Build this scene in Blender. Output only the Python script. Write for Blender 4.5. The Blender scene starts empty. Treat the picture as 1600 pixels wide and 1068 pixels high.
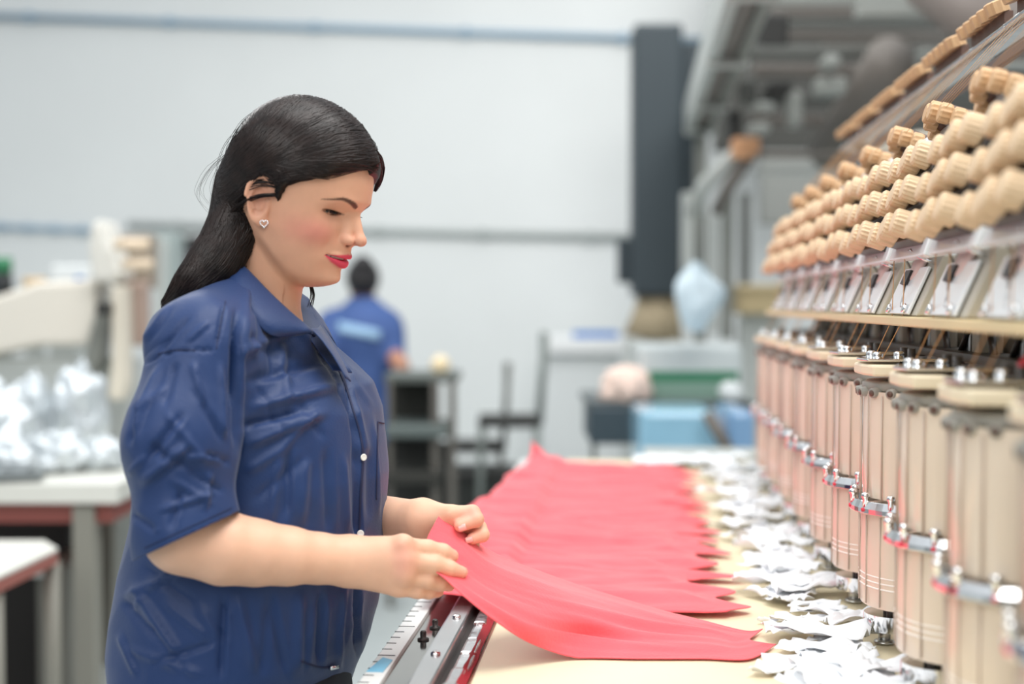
import bpy, bmesh, math, random
import numpy as np
from mathutils import Vector, Matrix, noise
from mathutils.bvhtree import BVHTree
random.seed(7); np.random.seed(7)
sc = bpy.context.scene
COL = sc.collection
# ---------------------------------------------------------------- camera
CH = 1.33; FPX = 2000.0
TH = math.atan(190/FPX); PHI = math.atan(59/FPX)
cd = bpy.data.cameras.new('camera'); cam = bpy.data.objects.new('camera', cd); COL.objects.link(cam)
cam.location = (0, 0, CH); cam.rotation_euler = (math.pi/2-PHI, 0, TH)
cd.lens = FPX/1600*36; cd.sensor_width = 36; cd.sensor_fit = 'HORIZONTAL'
cd.clip_start = .05; cd.clip_end = 60
cd.dof.use_dof = True; cd.dof.focus_distance = 1.64; cd.dof.aperture_fstop = 1.75
sc.camera = cam
# ---------------------------------------------------------------- world and light
sc.view_settings.view_transform = 'Standard'; sc.view_settings.look = 'None'
sc.view_settings.gamma = 1; sc.view_settings.exposure = 0.0
sc.view_settings.use_curve_mapping = False
w = bpy.data.worlds.new('hall_light'); sc.world = w; w.use_nodes = True
nt = w.node_tree; bg = nt.nodes['Background']
tc = nt.nodes.new('ShaderNodeTexCoord'); sp = nt.nodes.new('ShaderNodeSeparateXYZ'); cr = nt.nodes.new('ShaderNodeValToRGB')
mr = nt.nodes.new('ShaderNodeMapRange'); mr.inputs[1].default_value = -1; mr.inputs[2].default_value = 1
nt.links.new(tc.outputs['Generated'], sp.inputs[0]); nt.links.new(sp.outputs['Z'], mr.inputs[0]); nt.links.new(mr.outputs[0], cr.inputs[0])
e = cr.color_ramp.elements
e[0].position = .3; e[0].color = (.10, .10, .10, 1); e[1].position = .95; e[1].color = (1.35, 1.42, 1.48, 1)
n_ = cr.color_ramp.elements.new(.52); n_.color = (.40, .43, .45, 1)
nt.links.new(cr.outputs[0], bg.inputs[0]); bg.inputs[1].default_value = .85

def area(name, loc, target, sx, sy, energy, col):
    l = bpy.data.lights.new(name, 'AREA'); l.shape = 'RECTANGLE'; l.size = sx; l.size_y = sy; l.energy = energy; l.color = col
    o = bpy.data.objects.new(name, l); COL.objects.link(o); o.location = loc
    o.rotation_euler = (Vector(target)-Vector(loc)).to_track_quat('-Z', 'Y').to_euler(); return o
area('ceiling_lamp', (.6, 1.2, 4.2), (-.1, 1.8, 1), 2.6, 1.8, 112, (1, .98, .95))
area('ceiling_lamp', (-2.2, 4.5, 4.2), (-2.2, 4.8, 0), 3, 2, 85, (1, .99, .97))
area('ceiling_lamp', (1.0, 6.0, 4.2), (.4, 7.5, .9), 3, 1.5, 62, (1, .99, .97))
area('ceiling_lamp', (-1.2, -1.5, 3.2), (0, 1.7, 1), 2.0, 1.5, 48, (1, .97, .93))

# ---------------------------------------------------------------- geometry helpers
CT, ST = math.cos(TH), math.sin(TH); CP, SP = math.cos(PHI), math.sin(PHI)
def at(px, py, Z):
    """world point seen at photo pixel px,py at depth Z in front of the lens"""
    u = (px-800)/FPX*Z; v = (534-py)/FPX*Z
    yy = Z*CP+v*SP; zz = -Z*SP+v*CP
    return Vector((u*CT-yy*ST, u*ST+yy*CT, CH+zz))
def atz(px, py, z):
    a = at(px, py, 1)-Vector((0, 0, CH)); t = (z-CH)/a.z; return Vector((0, 0, CH))+a*t
def atx(px, py, X):
    a = at(px, py, 1)-Vector((0, 0, CH)); t = X/a.x; return Vector((0, 0, CH))+a*t
def px_of(P):
    """vectorised projection of Nx3 array to pixels and depth"""
    P = np.asarray(P, float); x, y, z = P[:, 0], P[:, 1], P[:, 2]-CH
    xr = x*CT+y*ST; yf = -x*ST+y*CT
    Z = yf*CP-z*SP; v = yf*SP+z*CP
    return 800+FPX*xr/Z, 534-FPX*v/Z, Z

MATS = {}
def mat(name, col, rough=.5, metal=0, noise_amt=0, noise_scale=20, bump=0, bump_scale=60, spec=None, coat=0, trans=0, sheen=0, emit=None, alpha=None, sss=0, vcol=None, aniso=None, stretch=None, rvar=0):
    if name in MATS: return MATS[name]
    m = bpy.data.materials.new(name); m.use_nodes = True; t = m.node_tree; b = t.nodes['Principled BSDF']
    b.inputs['Roughness'].default_value = rough; b.inputs['Metallic'].default_value = metal
    b.inputs['Base Color'].default_value = (*col, 1)
    if spec is not None: b.inputs['Specular IOR Level'].default_value = spec
    if coat: b.inputs['Coat Weight'].default_value = coat
    if trans: b.inputs['Transmission Weight'].default_value = trans
    if sheen: b.inputs['Sheen Weight'].default_value = sheen
    if alpha is not None: b.inputs['Alpha'].default_value = alpha
    if sss:
        b.inputs['Subsurface Weight'].default_value = sss; b.inputs['Subsurface Radius'].default_value = (.012, .005, .003); b.inputs['Subsurface Scale'].default_value = 1
    if emit: b.inputs['Emission Color'].default_value = (*emit[:3], 1); b.inputs['Emission Strength'].default_value = emit[3]
    co = t.nodes.new('ShaderNodeTexCoord'); mp = t.nodes.new('ShaderNodeMapping'); t.links.new(co.outputs['Object'], mp.inputs[0])
    if stretch: mp.inputs['Scale'].default_value = stretch
    src = None
    if vcol:
        a = t.nodes.new('ShaderNodeAttribute'); a.attribute_name = vcol; src = a.outputs['Color']
        t.links.new(src, b.inputs['Base Color'])
    nz = t.nodes.new('ShaderNodeTexNoise'); nz.inputs['Scale'].default_value = noise_scale; nz.inputs['Detail'].default_value = 4
    t.links.new(mp.outputs[0], nz.inputs[0])
    if noise_amt:
        mx = t.nodes.new('ShaderNodeHueSaturation'); mrr = t.nodes.new('ShaderNodeMapRange')
        mrr.inputs[1].default_value = .3; mrr.inputs[2].default_value = .7; mrr.inputs[3].default_value = 1-noise_amt; mrr.inputs[4].default_value = 1+noise_amt
        t.links.new(nz.outputs[0], mrr.inputs[0]); t.links.new(mrr.outputs[0], mx.inputs['Value'])
        if src: t.links.new(src, mx.inputs['Color'])
        else: mx.inputs['Color'].default_value = (*col, 1)
        t.links.new(mx.outputs[0], b.inputs['Base Color'])
    if rvar:
        mr2 = t.nodes.new('ShaderNodeMapRange'); mr2.inputs[3].default_value = max(.02, rough-rvar); mr2.inputs[4].default_value = min(1, rough+rvar)
        t.links.new(nz.outputs[0], mr2.inputs[0]); t.links.new(mr2.outputs[0], b.inputs['Roughness'])
    if bump:
        n2 = t.nodes.new('ShaderNodeTexNoise'); n2.inputs['Scale'].default_value = bump_scale; n2.inputs['Detail'].default_value = 5
        t.links.new(mp.outputs[0], n2.inputs[0])
        bp = t.nodes.new('ShaderNodeBump'); bp.inputs['Strength'].default_value = bump; bp.inputs['Distance'].default_value = .01
        t.links.new(n2.outputs[0], bp.inputs['Height']); t.links.new(bp.outputs[0], b.inputs['Normal'])
    MATS[name] = m; return m
def C(r, g, b_):
    f = lambda c: (c/255/12.92) if c/255 <= .04045 else ((c/255+.055)/1.055)**2.4
    return (f(r), f(g), f(b_))

def link(o, parent=None, m=None):
    COL.objects.link(o)
    if parent is not None: o.parent = parent; o.matrix_parent_inverse = parent.matrix_world.inverted() if False else Matrix()
    if m is not None: o.data.materials.append(m)
    return o
class MB:
    """collects shapes; build() links them as one mesh object"""
    def __init__(s): s.v = []; s.f = []; s.sm = []
    def add(s, vs, fs, smooth=False):
        k = len(s.v); s.v += [tuple(v) for v in vs]; s.f += [tuple(i+k for i in f) for f in fs]; s.sm += [smooth]*len(fs); return s
    def box(s, c, size, M=None, taper=None):
        hx, hy, hz = size[0]/2, size[1]/2, size[2]/2; vs = []
        for dz in (-1, 1):
            k = taper if (taper is not None and dz > 0) else 1
            for dx, dy in ((-1, -1), (1, -1), (1, 1), (-1, 1)):
                p = Vector((dx*hx*k, dy*hy*k, dz*hz))
                if M is not None: p = M @ p
                vs.append(Vector(c)+p)
        return s.add(vs, [(3, 2, 1, 0), (4, 5, 6, 7), (0, 1, 5, 4), (1, 2, 6, 5), (2, 3, 7, 6), (3, 0, 4, 7)])
    def lohi(s, lo, hi):
        return s.box([(a+b)/2 for a, b in zip(lo, hi)], [abs(b-a) for a, b in zip(lo, hi)])
    def tube(s, pts, r, n=8, cap=True, flat=1.0):
        pts = [Vector(p) for p in pts]; rs = r if isinstance(r, (list, tuple)) else [r]*len(pts)
        vs = []; fs = []; prev = None
        for i, p in enumerate(pts):
            t = (pts[min(i+1, len(pts)-1)]-pts[max(i-1, 0)]).normalized()
            if prev is None:
                a = t.orthogonal().normalized()
            else: a = (prev-t*prev.dot(t)).normalized()
            prev = a; b = t.cross(a)
            for k in range(n):
                th = 2*math.pi*k/n; vs.append(p+a*math.cos(th)*rs[i]+b*math.sin(th)*rs[i]*flat)
        for i in range(len(pts)-1):
            for k in range(n):
                k2 = (k+1) % n; fs.append((i*n+k, i*n+k2, (i+1)*n+k2, (i+1)*n+k))
        if cap: fs.append(tuple(range(n))[::-1]); fs.append(tuple((len(pts)-1)*n+k for k in range(n)))
        return s.add(vs, fs, True)
    def lathe(s, o, ax, prof, n=16, flute=0, nfl=0):
        """prof: list of (distance along axis, radius)"""
        ax = Vector(ax).normalized(); a = ax.orthogonal().normalized(); b = ax.cross(a); vs = []; fs = []
        for (h, r) in prof:
            for k in range(n):
                th = 2*math.pi*k/n; rr = r*(1+flute*(1 if (k % 2) else -1)) if flute else r
                vs.append(Vector(o)+ax*h+a*math.cos(th)*rr+b*math.sin(th)*rr)
        for i in range(len(prof)-1):
            for k in range(n):
                k2 = (k+1) % n; fs.append((i*n+k, i*n+k2, (i+1)*n+k2, (i+1)*n+k))
        fs.append(tuple(range(n))[::-1]); fs.append(tuple((len(prof)-1)*n+k for k in range(n)))
        return s.add(vs, fs, not flute)
    def prism(s, poly, d):
        """poly: 3d points; extruded by vector d"""
        n = len(poly); d = Vector(d); vs = [Vector(p) for p in poly]+[Vector(p)+d for p in poly]
        fs = [tuple(range(n))[::-1], tuple(range(n, 2*n))]+[(i, (i+1) % n, n+(i+1) % n, n+i) for i in range(n)]
        return s.add(vs, fs)
    def grid(s, P, smooth=True):
        """P[i][j] points"""
        n, m = len(P), len(P[0]); vs = [P[i][j] for i in range(n) for j in range(m)]
        fs = [(i*m+j, (i+1)*m+j, (i+1)*m+j+1, i*m+j+1) for i in range(n-1) for j in range(m-1)]
        return s.add(vs, fs, smooth)
    def build(s, name, m, parent=None, bevel=0, solid=0, sub=0, seg=2):
        me = bpy.data.meshes.new(name); me.from_pydata(s.v, [], s.f)
        me.polygons.foreach_set('use_smooth', s.sm); me.update()
        bm = bmesh.new(); bm.from_mesh(me)
        if not solid: bmesh.ops.recalc_face_normals(bm, faces=bm.faces)
        bm.to_mesh(me); bm.free()
        o = bpy.data.objects.new(name, me); me.materials.append(m); COL.objects.link(o)
        if parent is not None: o.parent = parent
        if solid: q = o.modifiers.new('thick', 'SOLIDIFY'); q.thickness = solid; q.offset = 0
        if bevel: q = o.modifiers.new('bevel', 'BEVEL'); q.width = bevel; q.segments = seg; q.limit_method = 'ANGLE'; q.angle_limit = math.radians(40)
        if sub: q = o.modifiers.new('sub', 'SUBSURF'); q.levels = sub; q.render_levels = sub
        return o
def tag(o, label=None, cat=None, group=None, kind=None):
    if label: o['label'] = label
    if cat: o['category'] = cat
    if group: o['group'] = group
    if kind: o['kind'] = kind
    return o
def empty(name, loc=(0, 0, 0), rz=0):
    o = bpy.data.objects.new(name, None); COL.objects.link(o); o.location = loc; o.rotation_euler = (0, 0, rz); o.empty_display_size = .05; return o
def copy_tree(o, parent=None):
    c = o.copy(); COL.objects.link(c); c.parent = parent
    for ch in [x for x in KIDS.get(o.name, [])]: copy_tree(ch, c)
    return c
KIDS = {}
def index_kids():
    KIDS.clear()
    for o in COL.objects:
        if o.parent is not None: KIDS.setdefault(o.parent.name, []).append(o)
RZ = Matrix.Rotation(TH, 3, 'Z')
def pbox(mb, x0, y0, x1, y1, Z, depth):
    """box whose near face spans these photo pixels at depth Z, squared to the lens heading"""
    a = at(x0, y1, Z); b = at(x1, y1, Z); c = at(x0, y0, Z)
    wx = (b-a).length; hz = c.z-a.z; F = Vector((-ST, CT, 0))
    ctr = (a+b)/2+F*depth/2; ctr.z = (a.z+c.z)/2
    return mb.box(ctr, (wx, depth, abs(hz)), RZ)

# ---------------------------------------------------------------- implicit surfaces (smooth-blended solids meshed by surface nets)
def smin(a, b, k):
    h = np.clip(.5+.5*(b-a)/k, 0, 1); return b*(1-h)+a*h-k*h*(1-h)
def smax(a, b, k): return -smin(-a, -b, k)
def rcone(P, a, b, ra, rb):
    a = np.asarray(a, float); b = np.asarray(b, float); ab = b-a; L2 = ab@ab
    t = np.clip(((P-a)@ab)/L2, 0, 1); return np.linalg.norm(P-a-t[:, None]*ab, axis=1)-(ra+(rb-ra)*t)
def ell(P, c, r, M=None):
    q = P-np.asarray(c, float)
    if M is not None: q = q@M
    r = np.asarray(r, float); k0 = np.linalg.norm(q/r, axis=1); k1 = np.linalg.norm(q/(r*r), axis=1)+1e-9
    return k0*(k0-1)/k1
def surface(f, lo, hi, h, slack=1.6):
    lo = np.asarray(lo, float); hi = np.asarray(hi, float); B = 12
    nb = np.ceil((hi-lo)/(h*B)).astype(int)+1; n = nb*B
    F = np.full(tuple(n), 1.0, np.float32)
    bi = np.stack(np.meshgrid(*[np.arange(k) for k in nb], indexing='ij'), -1).reshape(-1, 3)
    cen = lo+(bi*B+B/2)*h; val = np.concatenate([f(c) for c in np.array_split(cen, max(1, len(cen)//200000))])
    half = B*h*.5*math.sqrt(3)*slack
    loc = np.stack(np.meshgrid(*[np.arange(B)]*3, indexing='ij'), -1).reshape(-1, 3)
    act = np.abs(val) < half
    for idx, v in zip(bi[~act], val[~act]):
        if v < 0: F[idx[0]*B:idx[0]*B+B, idx[1]*B:idx[1]*B+B, idx[2]*B:idx[2]*B+B] = -1
    ab_ = bi[act]
    for s0 in range(0, len(ab_), 120):
        ch = ab_[s0:s0+120]; P = lo+((ch[:, None, :]*B+loc[None])*h).reshape(-1, 3)
        vv = f(P).reshape(len(ch), B, B, B)
        for idx, v in zip(ch, vv): F[idx[0]*B:idx[0]*B+B, idx[1]*B:idx[1]*B+B, idx[2]*B:idx[2]*B+B] = v
    S = F < 0
    c = [S[i:n[0]-1+i, j:n[1]-1+j, k:n[2]-1+k] for i in (0, 1) for j in (0, 1) for k in (0, 1)]
    tot = sum(x.astype(np.int8) for x in c); mask = (tot > 0) & (tot < 8); del c
    cells = np.argwhere(mask); vid = np.full(mask.shape, -1, np.int64); vid[mask] = np.arange(len(cells))
    acc = np.zeros((len(cells), 3)); cnt = np.zeros(len(cells))
    corners = np.array([(i, j, k) for i in (0, 1) for j in (0, 1) for k in (0, 1)])
    for a in range(8):
        for b in range(a+1, 8):
            d = corners[b]-corners[a]
            if abs(d).sum() != 1: continue
            pa = cells+corners[a]; pb = cells+corners[b]
            fa = F[pa[:, 0], pa[:, 1], pa[:, 2]].astype(float); fb = F[pb[:, 0], pb[:, 1], pb[:, 2]].astype(float)
            cr_ = (fa < 0) != (fb < 0); t = np.where(cr_, fa/(fa-fb+1e-12), 0)
            acc += np.where(cr_[:, None], corners[a]+t[:, None]*d, 0); cnt += cr_
    V = lo+(cells+acc/cnt[:, None])*h
    Q = []
    for ax in range(3):
        o1, o2 = [k for k in range(3) if k != ax]
        s0 = [slice(1, -1)]*3; s1 = [slice(1, -1)]*3; s0[ax] = slice(0, -1); s1[ax] = slice(1, None)
        A = S[tuple(s0)]; Bq = S[tuple(s1)]; e = np.argwhere(A != Bq)
        off = np.array([1, 1, 1]); off[ax] = 0; e = e+off
        e = e[(e < np.array(mask.shape)).all(1)]
        sign = S[e[:, 0], e[:, 1], e[:, 2]]
        def g(d1, d2):
            q = e.copy(); q[:, o1] -= d1; q[:, o2] -= d2; return vid[q[:, 0], q[:, 1], q[:, 2]]
        q = np.stack([g(1, 1), g(0, 1), g(0, 0), g(1, 0)], 1)
        flip = sign if ax != 1 else ~sign
        q[~flip] = q[~flip][:, ::-1]; Q.append(q)
    Q = np.concatenate(Q); Q = Q[(Q >= 0).all(1)]
    return V, Q
def np_mesh(name, V, Q, m, parent=None, colors=None, smooth_it=0, keep=None):
    if keep is not None:
        fk = keep[Q].all(1); Q = Q[fk]; used = np.zeros(len(V), bool); used[Q.ravel()] = True
        mp = np.cumsum(used)-1; V = V[used]; Q = mp[Q]
        if colors is not None: colors = colors[used]
    me = bpy.data.meshes.new(name); me.vertices.add(len(V)); me.vertices.foreach_set('co', V.astype(np.float32).ravel())
    me.loops.add(Q.size); me.loops.foreach_set('vertex_index', Q.astype(np.int32).ravel())
    me.polygons.add(len(Q)); me.polygons.foreach_set('loop_start', np.arange(0, Q.size, 4, dtype=np.int32))
    me.polygons.foreach_set('use_smooth', [True]*len(Q)); me.update(calc_edges=True); me.validate()
    if colors is not None:
        a = me.color_attributes.new('paint', 'FLOAT_COLOR', 'POINT')
        a.data.foreach_set('color', np.concatenate([colors, np.ones((len(colors), 1))], 1).astype(np.float32).ravel())
    o = bpy.data.objects.new(name, me); me.materials.append(m); COL.objects.link(o)
    if parent is not None: o.parent = parent
    return o
def vnormals(V, Q):
    n = np.cross(V[Q[:, 2]]-V[Q[:, 0]], V[Q[:, 3]]-V[Q[:, 1]]); N = np.zeros_like(V)
    for k in range(4): np.add.at(N, Q[:, k], n)
    return N/(np.linalg.norm(N, axis=1, keepdims=True)+1e-12)
# ================================================================ the hall
TZ = .90                                                      # table height
m_wall = mat('white_paint', C(226, 229, 228), .75, noise_amt=.025, noise_scale=1.2, bump=.05, bump_scale=3)
m_floor = mat('grey_floor', C(178, 185, 184), .28, noise_amt=.06, noise_scale=2)
# back wall is set out from two points read off the photo, one near each end
wl = Vector((at(0, 475, 8.9).x, at(0, 475, 8.9).y, 0)); wr = Vector((at(985, 475, 8.2).x, at(985, 475, 8.2).y, 0))
wd = (wr-wl).normalized(); wn = Vector((-wd.y, wd.x, 0)); WR = Matrix.Rotation(math.atan2(wd.y, wd.x), 3, 'Z')
def onwall(px, py, off=0):
    a = at(px, py, 1)-Vector((0, 0, CH)); c = wl-wn*off; t = (c-Vector((0, 0, CH))).dot(wn)/a.dot(wn); return Vector((0, 0, CH))+a*t
mid = (wl+wr)/2
tag(MB().box(mid+wn*.1+wd*1.5+Vector((0, 0, 2.6)), (14, .2, 5.2), WR).build('wall_back', m_wall), kind='structure')
tag(MB().box((0, 4.5, -.05), (12, 12, .1)).build('floor', m_floor), kind='structure')
m_pipe = mat('pale_blue_pipe', C(140, 168, 188), .4)
m_grey = mat('conduit_grey', C(165, 172, 170), .5)
def wallpipe(name, p0, p1, r, m, label, cat):
    a = onwall(*p0, r); b = onwall(*p1, r); mb = MB().tube([a, b], r, 12)
    t = empty(name, a); o = mb.build('pipe_run', m, t)
    o.matrix_parent_inverse = Matrix.Translation(-a)
    k = MB()
    for q in np.linspace(.1, .9, 5): k.box(a.lerp(b, q), (.04, r*2.6, r*2.6), WR)
    c = k.build('pipe_bracket', m, t); c.matrix_parent_inverse = Matrix.Translation(-a); c['kind'] = 'stuff'
    return tag(t, label, cat)
wallpipe('wall_pipe', (-60, 23), (1100, 64), .022, m_pipe, 'pale blue pipe running high across the white back wall', 'pipe')
wallpipe('wall_conduit', (200, 351), (1010, 371), .022, m_grey, 'grey conduit crossing the back wall at head height', 'pipe')
wallpipe('wall_pipe', (-60, 352), (150, 360), .018, m_pipe, 'short pale blue pipe low on the back wall at far left', 'pipe')

# ================================================================ embroidery machine
m_cream = mat('cream_enamel', C(228, 216, 184), .42, noise_amt=.03, noise_scale=6)
m_case = mat('pinkish_cream_plastic', C(222, 207, 188), .3, coat=.3, noise_amt=.03, noise_scale=9)
m_cover = mat('clear_tinted_plastic', C(228, 213, 194), .12, coat=.6, noise_amt=.03, noise_scale=9)
m_chrome = mat('chrome', (.82, .83, .84), .12, 1, rvar=.06)
m_steel = mat('brushed_steel', (.55, .56, .57), .3, 1, noise_amt=.1, noise_scale=40)
m_dark = mat('dark_steel', C(62, 58, 56), .4, .4)
m_knob = mat('beige_ribbed_plastic', C(222, 194, 158), .5, noise_amt=.04, noise_scale=30)
m_knob2 = mat('tan_guide_plastic', C(206, 168, 126), .5, noise_amt=.05, noise_scale=30)
m_brown = mat('brown_guide_backing', C(96, 72, 62), .55)
m_white = mat('white_enamel', C(236, 240, 242), .25, coat=.3)
m_taupe = mat('taupe_enamel', C(186, 180, 166), .5)
m_red_st = mat('red_sticker', C(222, 60, 80), .4)
m_pink = mat('pale_pink_disc_plastic', C(226, 196, 188), .4)
m_black = mat('black_plastic', C(38, 38, 40), .45)
m_thr = mat('orange_thread', C(205, 150, 95), .6)
m_greyp = mat('grey_guide_plastic', C(152, 150, 142), .45)
m_rib = mat('dusky_rib_plastic', C(196, 178, 162), .4)
m_line = mat('white_band_print', C(246, 240, 232), .4)
m_rail = mat('yellow_rail_enamel', C(226, 205, 158), .45)

tb = empty('machine_table', (0, 2.2, 0))
def par(o, e_):
    o.parent = e_; o.matrix_parent_inverse = Matrix.Translation(-e_.location) if e_.rotation_euler.z == 0 else e_.matrix_basis.inverted(); return o
par(MB().lohi((-.184, .9, TZ-.03), (.60, 3.55, TZ)).build('tabletop', m_cream, bevel=.003), tb)
par(MB().lohi((-.188, .9, TZ-.04), (-.184, 3.55, TZ-.004)).build('table_edge', mat('edge_brown', C(150, 100, 80), .5)), tb)
for x in (-.1, .5):
    for y in (1.0, 3.4): par(MB().lohi((x-.03, y-.03, 0), (x+.03, y+.03, TZ-.03)).build('leg', m_taupe, bevel=.004), tb)
tag(tb, 'cream tabletop running away under the embroidery heads, carrying the red cloth', 'table')

# aluminium border frame along the operator's edge
fr = empty('frame_rail', (-.26, 2.2, TZ))
par(MB().lohi((-.308, .8, TZ-.028), (-.2835, 3.5, TZ+.004)).build('ruler_strip', mat('white_ruler', C(222, 224, 222), .35), bevel=.001), fr)
tk = MB()
for i, y in enumerate(np.arange(.82, 3.48, .028)): tk.lohi((-.3082, y, TZ+.0035), (-.308+(.021 if i % 5 == 0 else .012), y+.0016, TZ+.0046))
o = par(tk.build('ruler_mark', m_black), fr); o['kind'] = 'stuff'
par(MB().lohi((-.2835, .8, TZ-.03), (-.248, 3.5, TZ-.001)).build('flat_bar', mat('polished_bar', (.42, .40, .38), .13, 1, noise_amt=.12, noise_scale=6), bevel=.0015), fr)
par(MB().lohi((-.248, .8, TZ-.03), (-.220, 3.5, TZ+.013)).build('clamp_bar', mat('satin_bar', (.72, .70, .70), .22, 1, noise_amt=.08, noise_scale=10), bevel=.003), fr)
par(MB().lohi((-.220, .8, TZ-.034), (-.212, 3.5, TZ-.004)).build('gap_strip', m_dark), fr)
tr = MB()
for i in range(40):
    y = .8+i*.068; tr.lohi((-.212, y, TZ-.03), (-.194+random.uniform(-.003, .003), y+.066, TZ+random.uniform(.002, .008)))
par(tr.build('channel_bar', mat('scuffed_bar', (.78, .78, .79), .28, 1, noise_amt=.15, noise_scale=30, bump=.4, bump_scale=30), bevel=.004), fr)
for y, x in ((1.615, -.268), (1.675, -.262)):
    pg = par(MB().lathe((x, y, TZ-.001), (0, 0, 1), [(0, .0075), (.002, .0075), (.003, .0038), (.010, .0042), (.012, .003)], 12).build('clamp_screw', m_dark), fr)
for y in (1.50, 1.68): par(MB().lathe((-.234, y, TZ+.013), (0, 0, 1), [(0, .006), (.002, .006), (.004, .003)], 12).build('rivet', m_chrome), fr)
p = atz(600, 1040, TZ-.001)
par(MB().prism([(-.3075, 1.45, TZ+.0041), (-.288, 1.45, TZ+.0041), (-.286, 1.50, TZ+.0041), (-.300, 1.51, TZ+.0041)], (0, 0, .0008)).build('blue_patch', mat('pale_blue_patch', C(120, 185, 215), .4)), fr)['label'] = 'pale blue patch'  # thin pale blue patch laid flat on the ruler strip
tag(fr, 'polished steel and aluminium frame rail with ruler marks along the table edge', 'rail')

# machine frame: beam, yellow rail, high thread-guide rail
mf = empty('embroidery_machine_frame', (.6, 2.2, 0))
P_ = .227; Y0 = 2.10                                          # pitch of heads and the one in focus
YA, YB = Y0-6.6*P_, Y0+4.9*P_
zr = CH-.015
par(MB().lohi((.325, YA, zr-.012), (.42, YB, zr)).build('yellow_rail', m_rail, bevel=.002), mf)
par(MB().lohi((.46, YA, zr-.14), (.70, YB, zr-.01)).build('main_beam', mat('warm_grey_beam', C(150, 140, 128), .5), bevel=.01), mf)
par(MB().lohi((.40, YA, zr-.055), (.47, YB, zr-.045)).build('drive_shaft_cover', m_dark), mf)
par(MB().tube([(.415, YA, zr-.075), (.415, YB, zr-.075)], .008, 10).build('drive_shaft', m_chrome), mf)
XB, ZB = .495, CH+.372
up = MB().lohi((XB, YA+1.0*P_, ZB-.012), (XB+.028, YB-.5*P_, ZB+.006)); par(up.build('upper_thread_rail', m_steel, bevel=.002), mf)
par(MB().lohi((XB+.004, YA+1.0*P_, ZB-.045), (XB+.014, YB-.5*P_, ZB-.03)).build('lower_guide_rail', mat('brown_rail', C(120, 100, 92), .5, .3), bevel=.002), mf)
for k in range(-5, 5):
    y = Y0+k*P_
    sb = MB(); sb.box((XB+.006, y, ZB+.014), (.012, .17, .018)); par(sb.build('guide_backing', m_brown, bevel=.001), mf)
    kb = MB()
    for j in range(5):
        yy = y-.074+j*.037
        kb.lathe((XB-.004, yy, ZB+.020), (-.35, 0, 1), [(0, .0150), (.008, .0155), (.016, .0155), (.018, .013)], 20, .05)
    par(kb.build('guide_knob_row', m_knob2), mf)
    co = MB(); pts = []
    for q in range(int(P_/.0035)*4):
        t = q/4*2*math.pi; pts.append((XB-.004+.005*math.cos(t), y-P_/2+q*.0035/4, ZB-.004+.005*math.sin(t)))
    co.tube(pts, .0011, 4); par(co.build('guide_spring', m_chrome), mf)
for y in (Y0-5*P_, Y0+4*P_):
    par(MB().lohi((.63, y-.03, 0), (.70, y+.03, ZB+.02)).build('post', m_taupe, bevel=.005), mf)
    par(MB().lohi((XB+.01, y-.02, ZB-.03), (.62, y+.02, ZB)).build('bracket', m_taupe, bevel=.003), mf)
pr = at(1604, 572, 1.22); par(MB().tube([pr+Vector((0, 0, -.018)), pr, pr+Vector((.012, 0, .018))], [.006, .009, .006], 10).build('red_lever', m_red_st), mf)
tag(mf, 'long beam, yellow rail and high thread rail joining the embroidery heads', 'machine frame')

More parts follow.
